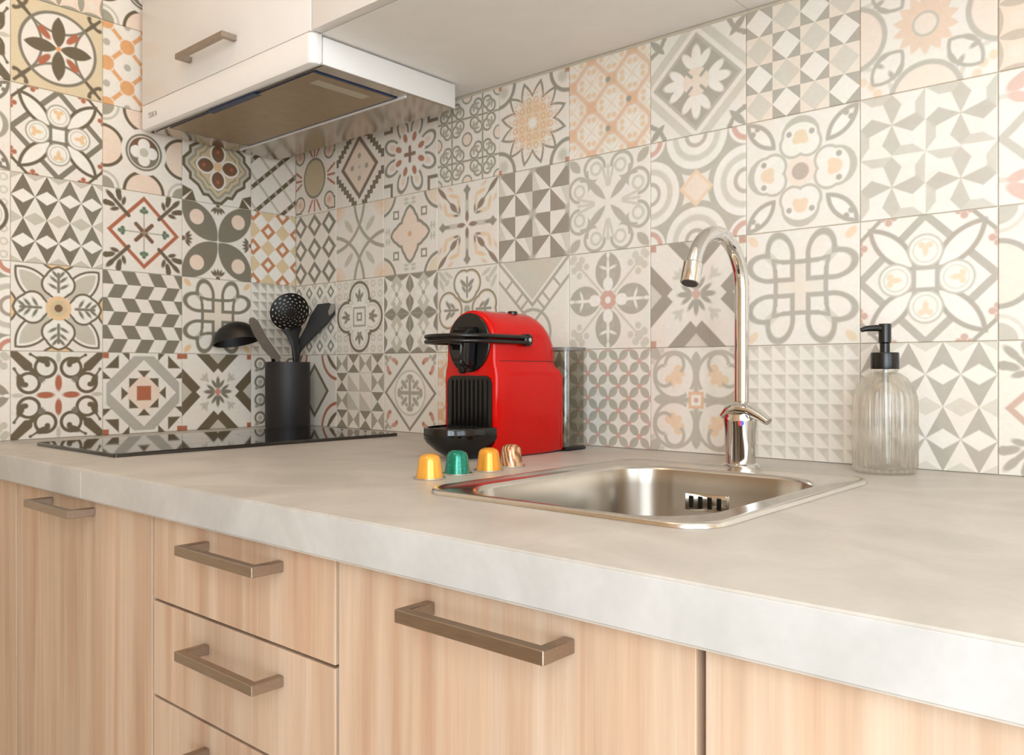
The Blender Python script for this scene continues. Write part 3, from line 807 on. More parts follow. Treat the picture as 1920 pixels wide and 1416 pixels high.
wall_left = struct(obj('wall_left', boxes((-T, -TH, RY-T, TH, 0, RZ)), M['grout'], smooth=False), 'side wall beside the hob covered in patterned patchwork tiles', 'wall')
y0, y1, z0, z1 = WIN_R
struct(obj('wall_right', boxes((RX, RX+T, RY, y0, 0, RZ), (RX, RX+T, y1, TH, 0, RZ), (RX, RX+T, y0, y1, 0, z0), (RX, RX+T, y0, y1, z1, RZ)), M['wall'], smooth=False), 'cream plaster wall with a window opening at the far end of the worktop', 'wall')
x0, x1, z0f, z1f = WIN_F
struct(obj('wall_front', boxes((-T, x0, RY-T, RY, 0, RZ), (x1, RX+T, RY-T, RY, 0, RZ), (x0, x1, RY-T, RY, 0, z0f), (x0, x1, RY-T, RY, z1f, RZ)), M['wall'], smooth=False), 'cream plaster wall with a tall window behind the camera', 'wall')
def window(n, rects, label):
    w = obj('window_%d' % n, boxes(*rects, bev=.004), M['white'], smooth=False); struct(w, label, 'window'); return w
fw = .05
window(1, [(RX+.02, RX+.07, y0, y0+fw, z0, z1), (RX+.02, RX+.07, y1-fw, y1, z0, z1), (RX+.02, RX+.07, y0+fw, y1-fw, z0, z0+fw), (RX+.02, RX+.07, y0+fw, y1-fw, z1-fw, z1), (RX+.025, RX+.065, (y0+y1)/2-.03, (y0+y1)/2+.03, z0+fw, z1-fw)], 'white framed window in the right wall')
window(2, [(x0, x0+fw, RY-.07, RY-.02, z0f, z1f), (x1-fw, x1, RY-.07, RY-.02, z0f, z1f), (x0+fw, x1-fw, RY-.07, RY-.02, z0f, z0f+fw), (x0+fw, x1-fw, RY-.07, RY-.02, z1f-fw, z1f), ((x0+x1)/2-.03, (x0+x1)/2+.03, RY-.065, RY-.025, z0f+fw, z1f-fw)], 'tall white framed window behind the camera')

# ------------------------------------------------------------------ tiles, each one its own piece of the wall
P_ = .15
C0W = .1424                                  # cut tile in the corner, back wall
L0W = .1085                                  # cut tile in the corner, side wall
back = [  # column from the corner: designs from the worktop upwards
    ['diamarc', 'smalldiam', 'zigdiam', 'sunoval'],
    ['hourglass', 'quatre', 'curvecross', 'step'],
    ['diamcross', 'fold', 'barb', 'redflower'],
    ['orange', 'hearts', 'arrows', 'lattice'],
    ['tri', 'vlattice', 'pinwheel', 'staroutline'],
    ['circdots', 'leafcross', 'scrollx', 'orange'],
    ['curls', 'cross', 'circles', 'greydiamond'],
    ['pyr', 'knot', 'fourhearts', 'checker'],
    ['tri', 'medallion', 'spin', 'sunflower'],
    ['reddiamond', 'wave', 'redleaf', 'greypetal'],
    ['octa', 'flower8', 'chevron', 'leafcross'],
    ['scroll', 'circdots', 'quatre', 'petals'],
    ['pinwheel', 'curls', 'orange', 'concentric'],
]
WASHED_INK = [.95, .90, .87, .83, .80, .71, .66, .60, .56, .55, .55, .55, .55]  # prints paler to the right: washout by bright light painted into the ink
left = [
    ['circscroll', 'pyr', 'osq', 'bars', 'knot', 'tri'],
    ['cross', 'knot', 'petals', 'concentric', 'wave', 'pyr'],
    ['octa', 'chevron', 'reddiamond', 'wave', 'orange2', 'wave'],
    ['scroll', 'flower8', 'tri', 'medallion', 'circleflower', 'greypetal'],
    ['leafcross', 'circles', 'quatre', 'fourhearts', 'scroll', 'knot'],
    ['pinwheel', 'curls', 'scrollx', 'petals', 'octa', 'cross'],
]
_names = sorted(DESIGN)
for c_, colm in enumerate(left):               # the tiling carries on to the ceiling
    while len(colm) < 10: colm.append(_names[(c_*7 + len(colm)*11) % len(_names)])
while len(left) < 8: left.append([_names[(len(left)*13 + r_*5) % len(_names)] for r_ in range(10)])
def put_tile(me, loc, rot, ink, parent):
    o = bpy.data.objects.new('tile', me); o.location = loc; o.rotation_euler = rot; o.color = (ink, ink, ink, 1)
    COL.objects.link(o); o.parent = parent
for c, colm in enumerate(back):
    for r, n in enumerate(colm):
        zc = CZ + P_*(r + .5)
        if c == 0: me = tile_mesh(n, .075 - C0W, .075); xc = C0W - .075
        else: me = tile_mesh(n); xc = C0W + P_*(c - .5)
        put_tile(me, (xc, TH, zc), (R(90), 0, 0), WASHED_INK[c], wall_back)
for c, colm in enumerate(left):
    for r, n in enumerate(colm):
        zc = CZ + P_*(r + .5)
        if c == 0: me = tile_mesh(n, -.075, L0W - .075); yc = -(L0W - .075)
        else: me = tile_mesh(n); yc = -(L0W + P_*(c - .5))
        put_tile(me, (-TH, yc, zc), (R(90), 0, R(90)), 1.0, wall_left)

# ------------------------------------------------------------------ worktop
FY = -.647                                    # front edge of the worktop
CT = .0365                                    # its thickness
SX0, SX1, SY0, SY1 = .965, 1.238, -.505, -.155     # cut-out for the sink
def slab():
    bm = bmesh.new()
    xs = [0.002, SX0, SX1, RX - .002]; ys = [FY, SY0, SY1, -.001]
    zt, zb = CZ, CZ - CT
    vt = [[bm.verts.new((x, y, zt)) for y in ys] for x in xs]; vb = [[bm.verts.new((x, y, zb)) for y in ys] for x in xs]
    for i in range(3):
        for j in range(3):
            if i == 1 and j == 1: continue
            bm.faces.new((vt[i][j], vt[i+1][j], vt[i+1][j+1], vt[i][j+1])); bm.faces.new((vb[i][j+1], vb[i+1][j+1], vb[i+1][j], vb[i][j]))
    def side(a, b): bm.faces.new((vt[a[0]][a[1]], vb[a[0]][a[1]], vb[b[0]][b[1]], vt[b[0]][b[1]]))
    for i in range(3): side((i, 0), (i+1, 0)); side((i+1, 3), (i, 3)); side((0, i+1), (0, i)); side((3, i), (3, i+1))
    side((1, 1), (1, 2)); side((1, 2), (2, 2)); side((2, 2), (2, 1)); side((2, 1), (1, 1))
    es = [e for e in bm.edges if all(abs(v.co.y - FY) < 1e-6 for v in e.verts) and abs(e.verts[0].co.z - e.verts[1].co.z) < 1e-6]
    bmesh.ops.bevel(bm, geom=es, offset=.0022, segments=3, profile=.5, affect='EDGES')
    return bm
wt = thing('worktop', 'pale grey concrete-look kitchen worktop with a thick front edge', 'worktop', (RX/2, FY/2, CZ - CT))
slab_o = obj('slab', slab(), M['stone'], wt)
# laminated strips facing the front edge, butted together near the side wall
SEAM = .508
for a, b_ in ((.004, SEAM - .0004), (SEAM + .0004, RX - .004)):
    obj('edge_strip', boxes((a, b_, FY - .0012, FY + .0006, CZ - CT + .0015, CZ - .0018), bev=.0005, seg=1), M['edge'], wt)

# ------------------------------------------------------------------ handles and fronts
def handle_bm(xc, zc, yf, L=.136, proj=.032, hz=.0095, t=.0085):
    """square bar pull: front bar and two returns to the door"""
    bm = bmesh.new()
    x0, x1 = xc - L/2, xc + L/2; yb, y_ = yf, yf - proj
    out = [(x0, yb), (x0, y_), (x1, y_), (x1, yb), (x1 - t, yb), (x1 - t, y_ + t), (x0 + t, y_ + t), (x0 + t, yb)]
    lo = [bm.verts.new((x, y, zc - hz/2)) for x, y in out]; hi = [bm.verts.new((x, y, zc + hz/2)) for x, y in out]
    for i in range(8): bm.faces.new((lo[i], lo[(i+1) % 8], hi[(i+1) % 8], hi[i]))
    for s in (lo, hi):
        for q in ((0, 1, 6, 7), (1, 2, 5, 6), (2, 3, 4, 5)): bm.faces.new([s[i] for i in q])
    bmesh.ops.recalc_face_normals(bm, faces=bm.faces[:])
    bmesh.ops.bevel(bm, geom=[e for e in bm.edges if len(e.link_faces) == 2 and e.calc_face_angle(0) > .5], offset=.0006, segments=1, affect='EDGES')
    return bm
DY = -.636                                    # face of the base fronts
DT = .018
TOPZ = CZ - CT - .0004
def front(name, x0, x1, z0, z1, parent, hx=None, hz=None, m='wood', yf=DY, hl=.136):
    g = .0015
    d = obj(name, boxes((x0 + g, x1 - g, yf, yf + DT, z0 + g, z1 - g), bev=.0004, seg=1), M[m], parent)
    if hx is not None:
        obj('handle', handle_bm(hx, hz, yf, hl), M['nickel'], d)
    return d
def base_body(x0, x1, parent, cut=''):
    t = .016; yb, yf, zb, zt = -.02, DY + DT + .001, .10, CZ - CT - .001
    rects = [(x0, x0 + t, yf, yb, zb, zt), (x1 - t, x1, yf, yb, zb, zt), (x0 + t, x1 - t, yf, yb, zb, zb + t), (x0 + t, x1 - t, yb - .006, yb, zb + t, zt), (x0 + t, x1 - t, yf, yf + .08, zt - t, zt)]
    if 'r' in cut: rects[1] = (x1 - t, x1, yf, yb, zb, .745); rects.append((x1 - t, x1, yf, -.53, .745, zt))
    if 'l' in cut: rects[0] = (x0, x0 + t, yf, yb, zb, .745); rects.append((x0, x0 + t, yf, -.53, .745, zt))
    if cut: rects[4] = (x0 + t, x1 - t, yf, yf + .08, zt - t, zt)
    obj('body', boxes(*rects), M['wood'], parent, smooth=False)
    obj('plinth', boxes((x0, x1, -.585, -.57, .0, .10)), M['wood'], parent, smooth=False)
def base_unit(x0, x1, label, group='light oak base cabinets under the worktop', cut=''):
    r = thing('base_cabinet', label, 'cabinet', ((x0+x1)/2, -.32, 0), group)
    base_body(x0, x1, r, cut); return r
u = base_unit(.004, .262, 'narrow oak base cabinet end against the left tiled wall'); front('door', .004, .262, .11, TOPZ, u)
u = base_unit(.264, .664, 'oak base cabinet with tall door below the hob, left of the drawers'); front('door', .264, .664, .11, TOPZ, u, .451, .8485)
u = base_unit(.666, .985, 'oak base cabinet with stacked drawers, right of the tall hob door', cut='r')
for a, b_, hz in ((.7715, TOPZ, .8435), (.6685, .7715, .742), (.545, .6685, .640), (.11, .545, .50)): front('drawer', .666, .985, a, b_, u, .842, hz)
u = base_unit(.987, 1.3165, 'oak base cabinet with one door under the sink', cut='l'); front('door', .987, 1.3165, .11, TOPZ, u, 1.162, .8425)
u = base_unit(1.3195, 1.92, 'wide oak base cabinet front right of the sink door, beneath the soap bottle'); front('door', 1.3195, 1.92, .11, TOPZ, u)
u = base_unit(1.922, 2.40, 'oak base cabinet at the far right end of the worktop'); front('door', 1.922, 2.40, .11, TOPZ, u)

# ------------------------------------------------------------------ wall cabinets
WZ, WT = 1.504, 2.20
WY = -.330; WDY = -.348
def wall_unit(x0, x1, label, z0=WZ):
    r = thing('wall_cabinet', label, 'cabinet', ((x0+x1)/2, -.165, z0), 'white wall cabinets above the worktop')
    t = .016
    obj('body', boxes((x0, x1, WY, -.001, z0, z0 + t), (x0, x1, WY, -.001, WT - t, WT), (x0, x0 + t, WY, -.001, z0 + t, WT - t), (x1 - t, x1, WY, -.001, z0 + t, WT - t), (x0 + t, x1 - t, -.012, -.001, z0 + t, WT - t)), M['carcass'], r, smooth=False)
    return r
def wall_door(x0, x1, r, z0, hx=None, hz=None):
    g = .0012
    d = obj('door', boxes((x0 + g, x1 - g, WDY, WDY + .0165, z0, WT - .001), bev=.0012, seg=2), M['white'], r)
    if hx is not None: obj('handle', handle_bm(hx, hz, WDY, .150, .026), M['nickel'], d)
HX0, HX1 = .022, .5445
u = wall_unit(HX0, HX1, 'white wall cabinet above the cooker hood with a slim metal handle'); wall_door(HX0, HX1, u, WZ + .0002, .272, 1.5445)
xs = [.546, 1.046, 1.546, 2.046]
for i, lb in enumerate(('white wall cabinet just right of the cooker hood', 'white wall cabinet over the sink, second right of the hood', 'white wall cabinet furthest right, beyond the sink')):
    u = wall_unit(xs[i], xs[i+1] - .001, lb); wall_door(xs[i], xs[i+1], u, WZ - .0005)

# ------------------------------------------------------------------ cooker hood
hood = thing('cooker_hood', 'slim white pull-out cooker hood under the handled wall cabinet', 'cooker hood', ((HX0+HX1)/2, -.19, 1.459))
HB = 1.4585
hm_w = add_noise(mat('white_enamel', 'EDE7E0', .28), (40, 40, 40), .01)
hm_s = add_noise(mat('hood_stainless', 'B9AFA3', .17, 1.0), (60, 500, 60), .05)
hm_f = add_noise(mat('hood_filter_cover', 'A48E70', .36, .7), (50, 50, 50), .06)
hm_b = add_noise(mat('blue_protective_film', '122A52', .3), (60, 60, 60), .1)
hm_l = add_noise(mat('lamp_diffuser', 'B7AA93', .35), (60, 60, 60), .03)
# sheet-steel casing with an open underside, joined under the cabinet
obj('casing', boxes((HX0 + .002, HX1 - .001, WY + .004, -.055, HB + .003, WZ - .002), bev=.0015), hm_w, hood)
bm = bmesh.new()
secs = []
n = 6
pr = [(HX0, WDY + .001), (HX0, WY + .001), (HX1, WY + .001), (HX1, WDY + .012)] + [(HX1 - .011 + .011*math.cos(R(-90*k/n)), WDY + .012 + .011*math.sin(R(-90*k/n))) for k in range(1, n+1)] + [(HX0 + .004, WDY + .001)]
def ins(p, d):
    cx, cy = (HX0+HX1)/2, (WDY+WY)/2
    return (p[0] + (d if p[0] < cx else -d), p[1] + (d if p[1] < cy else -d))
for z, d in ((HB + .0, .005), (HB + .002, .0015), (HB + .006, 0), (WZ - .0012, 0), (WZ - .0003, .0006)):
    secs.append([(*ins(p, d), z) for p in pr])
loft(bm, secs)
fas = obj('fascia', bm, hm_w, hood)
obj('underside', boxes((HX0 + .003, HX1 - .003, WY + .004, -.06, HB + .0005, HB + .0028)), hm_s, hood, smooth=False)
gx0, gx1, gy0, gy1 = .083, .514, -.3225, -.168
obj('film_border', boxes((gx0 - .0045, gx1 + .0045, gy0 - .0002, gy1 + .0055, HB - .0010, HB + .0006), bev=.0003, seg=1), hm_b, hood)
obj('filter_cover', boxes((gx0, gx1, gy0, gy1, HB - .0016, HB - .0010)), hm_f, hood, smooth=False)
obj('grip_recess', boxes((.222, .368, -.3300, -.3170, HB - .0020, HB + .0005)), hm_b, hood, smooth=False)
obj('lamp_cover', boxes((.474, .494, -.300, -.200, HB - .0022, HB - .0016), bev=.0002, seg=1), hm_l, hood)
obj('rear_trim', boxes((HX0 + .02, HX1 - .01, gy1 + .007, gy1 + .011, HB - .0022, HB + .0006)), hm_w, hood, smooth=False)
text_mesh('lettering', 'TEKA', .014, .0002, add_noise(mat('grey_lettering', '8E8780', .5), amt=.02), fas,
          Matrix.Translation((.062, WDY + .0008, 1.4805)) @ Matrix.Rotation(R(90), 4, 'X'))

# ------------------------------------------------------------------ added ceiling lamp above the frame, unseen, for warm fill on the left
lamp = thing('fill_ceiling_lamp', 'round opal ceiling lamp added unseen for warm fill at the hob end', 'lamp', (.80, -1.10, RZ))
bm = bmesh.new(); lathe(bm, (.80, -1.10, RZ), [(.16, -.0005), (.16, -.02), (.15, -.024)], 48); obj('fill_lamp_base', bm, M['white'], lamp)
bm = bmesh.new(); lathe(bm, (.80, -1.10, RZ), [(.145, -.0245), (.140, -.045), (.11, -.062), (.06, -.071), (.001, -.073)], 48)
lm = mat('opal_fill_glow', 'FFF4E2', .4); lm.node_tree.nodes['Principled BSDF'].inputs['Emission Color'].default_value = (1.0, .61, .31, 1); lm.node_tree.nodes['Principled BSDF'].inputs['Emission Strength'].default_value = 8.0
obj('fill_lamp_shade', bm, lm, lamp)

# ------------------------------------------------------------------ ceramic hob
HZ = CZ + .0055
hob = thing('ceramic_hob', 'black glass two-zone hob reflecting the tiles in the corner', 'hob', (.272, -.315, CZ))
bm = bmesh.new()
loft(bm, [rrect(.134, .410, -.566, -.066, .004, CZ + .0001, 4), rrect(.134, .410, -.566, -.066, .004, HZ - .001, 4), rrect(.135, .409, -.565, -.067, .004, HZ, 4)])
obj('glass_top', bm, M['hob'], hob)
zm = add_noise(mat('zone_print', '5A5A58', .2), amt=.05)
for yc, r0 in ((-.43, .072), (-.20, .088)):
    bm = bmesh.new()
    a = [bm.verts.new((.272 + (r0)*math.cos(2*math.pi*i/64), yc + r0*math.sin(2*math.pi*i/64), HZ + .0002)) for i in range(64)]
    b_ = [bm.verts.new((.272 + (r0 - .0008)*math.cos(2*math.pi*i/64), yc + (r0 - .0008)*math.sin(2*math.pi*i/64), HZ + .0002)) for i in range(64)]
    for i in range(64): bm.faces.new((a[i], a[(i+1) % 64], b_[(i+1) % 64], b_[i]))
    obj('cooking_zone', bm, zm, hob)

# ------------------------------------------------------------------ utensil pot and utensils
PX, PY = .0800, -.0745
pot = thing('utensil_pot', 'dark charcoal cylindrical pot of kitchen utensils in the corner', 'pot', (PX, PY, CZ))
bm = bmesh.new(); lathe(bm, (PX, PY, CZ), [(.0425, .0002), (.0435, .0015), (.0445, .004), (.0445, .133), (.044, .1348), (.0425, .1348), (.0418, .133), (.0418, .006), (.0, .006)][:-1] + [(.0005, .006)], 64)
obj('pot_wall', bm, M['pot'], pot)
U = Vector((math.cos(.71711672), math.sin(.71711672), 0)); Dv = Vector((-math.sin(.71711672), math.cos(.71711672), 0))
def at(u, z, d=0.0): return Vector((PX, PY, CZ)) + U*u + Dv*d + Vector((0, 0, z))
# ladle: handle up from the pot, bowl tipped over to the side-wall side
lad = thing('ladle', 'black nylon ladle leaning left out of the charcoal pot', 'ladle', at(-.01, .010, -.0), 'kitchen utensils in the pot')
bm = bmesh.new(); tube(bm, [at(.004, .012, .028), at(-.014, .10, .008), at(-.027, .150, -.016), at(-.042, .180, -.038), at(-.052, .194, -.052)], [.0045, .0045, .0048, .0055, .006], 12, flat=(.7, 1.3)); obj('handle', bm, M['nylon'], lad)
bm = bmesh.new()
cb = at(-.085, .173, -.060); ax = (U*-.18 + Vector((0, 0, 1))*.95 + Dv*.25).normalized(); a1 = (U - ax*U.dot(ax)).normalized(); a2 = ax.cross(a1)
outer = []; inner = []
for k in range(0, 9):
    t = R(90 * k / 8); outer.append((math.sin(t), math.cos(t)))
secs = []
def rg(r, h): return [cb + a1*(.046*r*math.cos(2*math.pi*i/40)) + a2*(.027*r*math.sin(2*math.pi*i/40)) + ax*(.042*h) for i in range(40)]
for s, c in outer: secs.append(rg(max(s, .02), c))
for s, c in outer[::-1]: secs.append(rg(max(s*.93, .02), c*.92))
loft(bm, secs); obj('bowl', bm, M['nylon'], lad)
# taupe spatula with a flat tapered blade
sp = thing('spatula', 'taupe flat spatula leaning in the pot beside the ladle', 'spatula', at(.0, .010, -.015), 'kitchen utensils in the pot')
def plate(bm, pts, thick, nrm):
    f = [bm.verts.new(p + nrm*thick/2) for p in pts]; k = [bm.verts.new(p - nrm*thick/2) for p in pts]
    bm.faces.new(f); bm.faces.new(k[::-1])
    for i in range(len(pts)): j = (i+1) % len(pts); bm.faces.new((f[i], k[i], k[j], f[j]))
    bmesh.ops.recalc_face_normals(bm, faces=bm.faces[:])
    bmesh.ops.bevel(bm, geom=[e for e in bm.edges if e.calc_face_angle(0) > 1.0], offset=thick*.3, segments=2, affect='EDGES')
bm = bmesh.new(); plate(bm, [at(-0.0208, 0.1410, -0.0400), at(-0.0018, 0.1410, -0.0400), at(-0.0080, 0.1560, -0.0550), at(-0.0198, 0.1840, -0.0830), at(-0.0269, 0.2110, -0.1100), at(-0.0332, 0.2180, -0.1170), at(-0.0414, 0.2170, -0.1160), at(-0.0452, 0.2100, -0.1090), at(-0.0428, 0.1880, -0.0870), at(-0.0322, 0.1590, -0.0580)], .004, (Dv*.707 + Vector((0, 0, 1))*.707).normalized())
obj('blade', bm, M['taupe'], sp)
bm = bmesh.new(); tube(bm, [at(-.008, .012, -.020), at(-.009, .085, -.026), at(-.011, .128, -.029), at(-.0112, .1440, -.0430)], [.0042, .0042, .0042, .0038], 12); obj('handle', bm, M['taupe'], sp)
# perforated skimmer
sk = thing('skimmer', 'black perforated skimmer standing tallest in the charcoal pot', 'skimmer', at(.0, .010, .0), 'kitchen utensils in the pot')
bm = bmesh.new(); tube(bm, [at(.026, .010, -.004), at(.019, .10, -.005), at(.017, .135, -.007), at(.017, .165, -.010), at(.014, .19, -.012), at(.011, .204, -.013)], [.0048, .0048, .005, .0075, .014, .021], 14, flat=[(.8, 1), (.8, 1), (.8, 1), (.6, 1), (.4, 1.1), (.2, 1.2)]); obj('handle', bm, M['nylon'], sk)
bm = bmesh.new()
sc = at(.007, .237, -.013); nr = (-Dv*.97 + Vector((0, 0, 1))*.24).normalized(); s1 = U; s2 = nr.cross(U)
NA, radii = 96, [0, .006, .0105, .0122, .0165, .0182, .0222, .0240, .0280, .0300, .0340, .0362, .0395]
V = [[bm.verts.new(sc + s1*(r*math.cos(2*math.pi*i/NA)) + s2*(r*math.sin(2*math.pi*i/NA)) - nr*(.010*(1-(r/.0395)**2))) for i in range(NA)] for r in radii[1:]]
c0 = bm.verts.new(sc - nr*.010)
for i in range(NA): bm.faces.new((c0, V[0][i], V[0][(i+1) % NA]))
for j in range(len(V) - 1):
    for i in range(NA):
        per = 8 if j <= 3 else 6
        if j % 2 == 1 and (i + (per//2 if j % 4 == 1 else 0)) % per < 2: continue
        bm.faces.new((V[j][i], V[j][(i+1) % NA], V[j+1][(i+1) % NA], V[j+1][i]))
ex = bmesh.ops.solidify(bm, geom=bm.faces[:], thickness=.0016)
obj('perforated_disc', bm, M['nylon'], sk, smooth=False)
# turner leaning right, taupe rubber tip
tu = thing('serving_spoon', 'black serving spoon with a taupe tip leaning right out of the pot', 'spoon', at(.01, .010, .015), 'kitchen utensils in the pot')
bm = bmesh.new(); tube(bm, [at(.022, .010, .020), at(.016, .09, .021), at(.012, .135, .020), at(.018, .170, .019)], [.0048, .0048, .0052, .007], 14); obj('handle', bm, M['nylon'], tu)
bm = bmesh.new(); plate(bm, [at(u_, z_, .020 - .06*max(0, u_ - .03)) for u_, z_ in ((.006, .148), (.018, .150), (.030, .166), (.052, .188), (.079, .215), (.094, .234), (.093, .246), (.081, .257), (.057, .254), (.043, .232), (.031, .205), (.016, .178))], .009, Dv); obj('scoop', bm, M['nylon'], tu)
bm = bmesh.new(); plate(bm, [at(.083, .228, .0085), at(.093, .238, .0085), at(.0965, .248, .0085), at(.093, .256, .0085), at(.086, .252, .0085), at(.081, .238, .0085)], .006, Dv); obj('tip', bm, M['taupe'], tu)

# ------------------------------------------------------------------ coffee machine
MX0, MX1, MY0, MY1 = .711, .811, -.246, -.103
MXC = (MX0 + MX1)/2
cm = thing('coffee_machine', 'glossy red capsule coffee machine with black lever and drip tray', 'coffee machine', (MXC, (MY0+MY1)/2, CZ))
def body_section(y, ins_, top, sc=1.0):
    """front view outline: straight lower half, a step in, round arch on top"""
    W0, W1 = (.050 - ins_*(1 if y < -.2 else .12)), (.0455 - ins_)
    ctr = top - .0455
    pts = [(-W0, .004 + ins_*.3), (-W0, .108), (-W0 + .001, .116), (-W1 - .001, .124), (-W1, .130)]
    pts += [(-W1*math.cos(R(a)), ctr + (.0455 - ins_)*math.sin(R(a))) for a in range(0, 181, 9)]
    pts += [(W1, .130), (W1 + .001, .124), (W0 - .001, .116), (W0, .108), (W0, .004 + ins_*.3)]
    pts += [(W0 - .003, .001 + ins_*.3), (-W0 + .003, .001 + ins_*.3)]
    return [(MXC + x*sc, y, CZ + max(z, .001)) for x, z in pts]
TOPM = .199
secs = [body_section(MY0 + .0, .0065, TOPM - .001), body_section(MY0 + .001, .003, TOPM), body_section(MY0 + .004, .0008, TOPM), body_section(MY0 + .008, 0, TOPM)]
secs += [body_section(y, 0, TOPM) for y in (-.22, -.19)]
for k in range(0, 9):
    a = R(90*k/8); secs.append(body_section(-.147 + .040*math.sin(a), .012*(1 - math.cos(a)), TOPM - .028*(1 - math.cos(a))))
bm = bmesh.new(); loft(bm, secs); body = obj('body', bm, M['red'], cm, ang=50)
# lower back skirt, wider than the arch
bm = boxes((MX0 + .0016, MX1 - .0016, -.130, MY1 + .003, CZ + .002, CZ + .112), bev=.004, seg=3); obj('rear_housing', bm, M['red'], cm)
bm = bmesh.new()
def disc(bm, xc, zc, rx, rz, y0, y1, n=48, bev=.001):
    secs = []
    for y, k in ((y1, 1), (y0 + bev, 1), (y0, 1 - bev/rx)):
        secs.append([(xc + rx*k*math.cos(2*math.pi*i/n), y, zc + rz*k*math.sin(2*math.pi*i/n)) for i in range(n)])
    loft(bm, secs)
ZD = CZ + .1545
disc(bm, MXC, ZD, .0385, .0400, MY0 - .0025, MY0 + .012); fd = obj('front_disc', bm, M['black'], cm)
bm = bmesh.new()   # brewing head: tapered hood pointing down-forward
hd = []
for y, w, zt, zb in ((MY0 - .002, .021, .176, .122), (MY0 - .010, .020, .175, .119), (MY0 - .020, .018, .170, .122), (MY0 - .026, .014, .160, .130)):
    hd.append([(MXC + w*sx*kx, y, CZ + (zt if sz > 0 else zb) - (0 if sz > 0 else 0)) for sx, sz, kx in ((-1, 1, .85), (1, 1, .85), (1, -1, .62), (-1, -1, .62))])
loft(bm, hd); bmesh.ops.bevel(bm, geom=bm.edges[:], offset=.003, segments=3, affect='EDGES'); obj('brew_head', bm, M['blackgloss'], cm)
bm = bmesh.new(); lathe(bm, (MXC, MY0 - .014, CZ + .113), [(.0035, 0), (.005, .002), (.006, .012)], 20); obj('coffee_outlet', bm, M['blackgloss'], cm)
# ribbed front panel
bm = bmesh.new(); rr = [(x, MY0 - .0015, z) for x, z, _ in rrect(MXC - .0415, MXC + .0415, CZ + .030, CZ + .110, .012, 0, 6)]
loft(bm, [[(x, MY0 + .004, z) for x, y, z in rr], rr]); pn = obj('front_panel', bm, M['black'], cm)
for k in range(9):
    xk = MXC - .032 + k*.008
    bm = boxes((xk - .0021, xk + .0021, MY0 - .004, MY0 - .001, CZ + .042, CZ + .105), bev=.0012, seg=2); obj('rib', bm, M['black'], pn)
# drip tray: half-bowl standing out at the foot
bm = bmesh.new()
def tray(z, k, n=24, rx=.048, ry=.076): return [(MXC + rx*k*math.cos(R(180 + 180*i/n)), MY0 + .004 + ry*k*math.sin(R(180 + 180*i/n)), CZ + z) for i in range(n+1)]
loft(bm, [tray(.0005, .45), tray(.004, .58), tray(.012, .78), tray(.022, .95), tray(.028, 1.0), tray(.041, 1.0), tray(.042, .985), tray(.042, .93), tray(.036, .92)])
tr = obj('drip_tray', bm, M['blackgloss'], cm, ang=50)
bm = bmesh.new()
for k in range(7):
    yk = MY0 - .008 - k*.008; hw = .045*math.sqrt(max(.02, 1 - ((yk - MY0)/.070)**2)) - .003
    t = boxes((MXC - hw, MXC + hw, yk - .0022, yk + .0022, CZ + .036, CZ + .0395), bev=.0006, seg=1)
    me = bpy.data.meshes.new('t'); t.to_mesh(me); t.free(); bm.from_mesh(me); bpy.data.meshes.remove(me)
obj('tray_grille', bm, M['black'], tr)
# lever: two arms on side pivots and a bowed grip, in two stacked ribs
def lever_path(z, sx=0.0):
    p = [(MXC + .0515, -.186, z)] + [(MXC + .0515, y, z) for y in (-.21, -.24, -.255)]
    p += [(MXC + .0515*math.cos(R(a)), -.258 - .046*math.sin(R(a)), z) for a in range(10, 171, 10)]
    p += [(MXC - .0515, y, z) for y in (-.255, -.24, -.21)] + [(MXC - .0515, -.186, z)]
    return p
zl = CZ + .1585
lv = None
for dz, h, t in ((.0035, .0030, .0040), (-.0032, .0030, .0040)):
    bm = bmesh.new(); tube(bm, lever_path(zl + dz), .001, 12, flat=(h*1000*1.0, t*1000)); o = obj('lever', bm, M['black'], cm, ang=60)
for s in (-1, 1):
    bm = bmesh.new(); sx = MXC + s*.0515
    sec = []
    for x, r in ((sx - s*.007, .0085), (sx + s*.003, .0085), (sx + s*.0045, .007), (sx + s*.005, .003)):
        sec.append([(x, -.186 + r*math.cos(2*math.pi*i/28), zl + r*math.sin(2*math.pi*i/28)) for i in range(28)])
    loft(bm, sec); pv = obj('lever_pivot', bm, M['black'], cm)
    bm = bmesh.new(); sec = []
    for x, r in ((sx + s*.004, .003), (sx + s*.0056, .003), (sx + s*.006, .002)):
        sec.append([(x, -.186 + r*math.cos(2*math.pi*i/20), zl + r*math.sin(2*math.pi*i/20)) for i in range(20)])
    loft(bm, sec); obj('pivot_cap', bm, M['chrome'], pv)
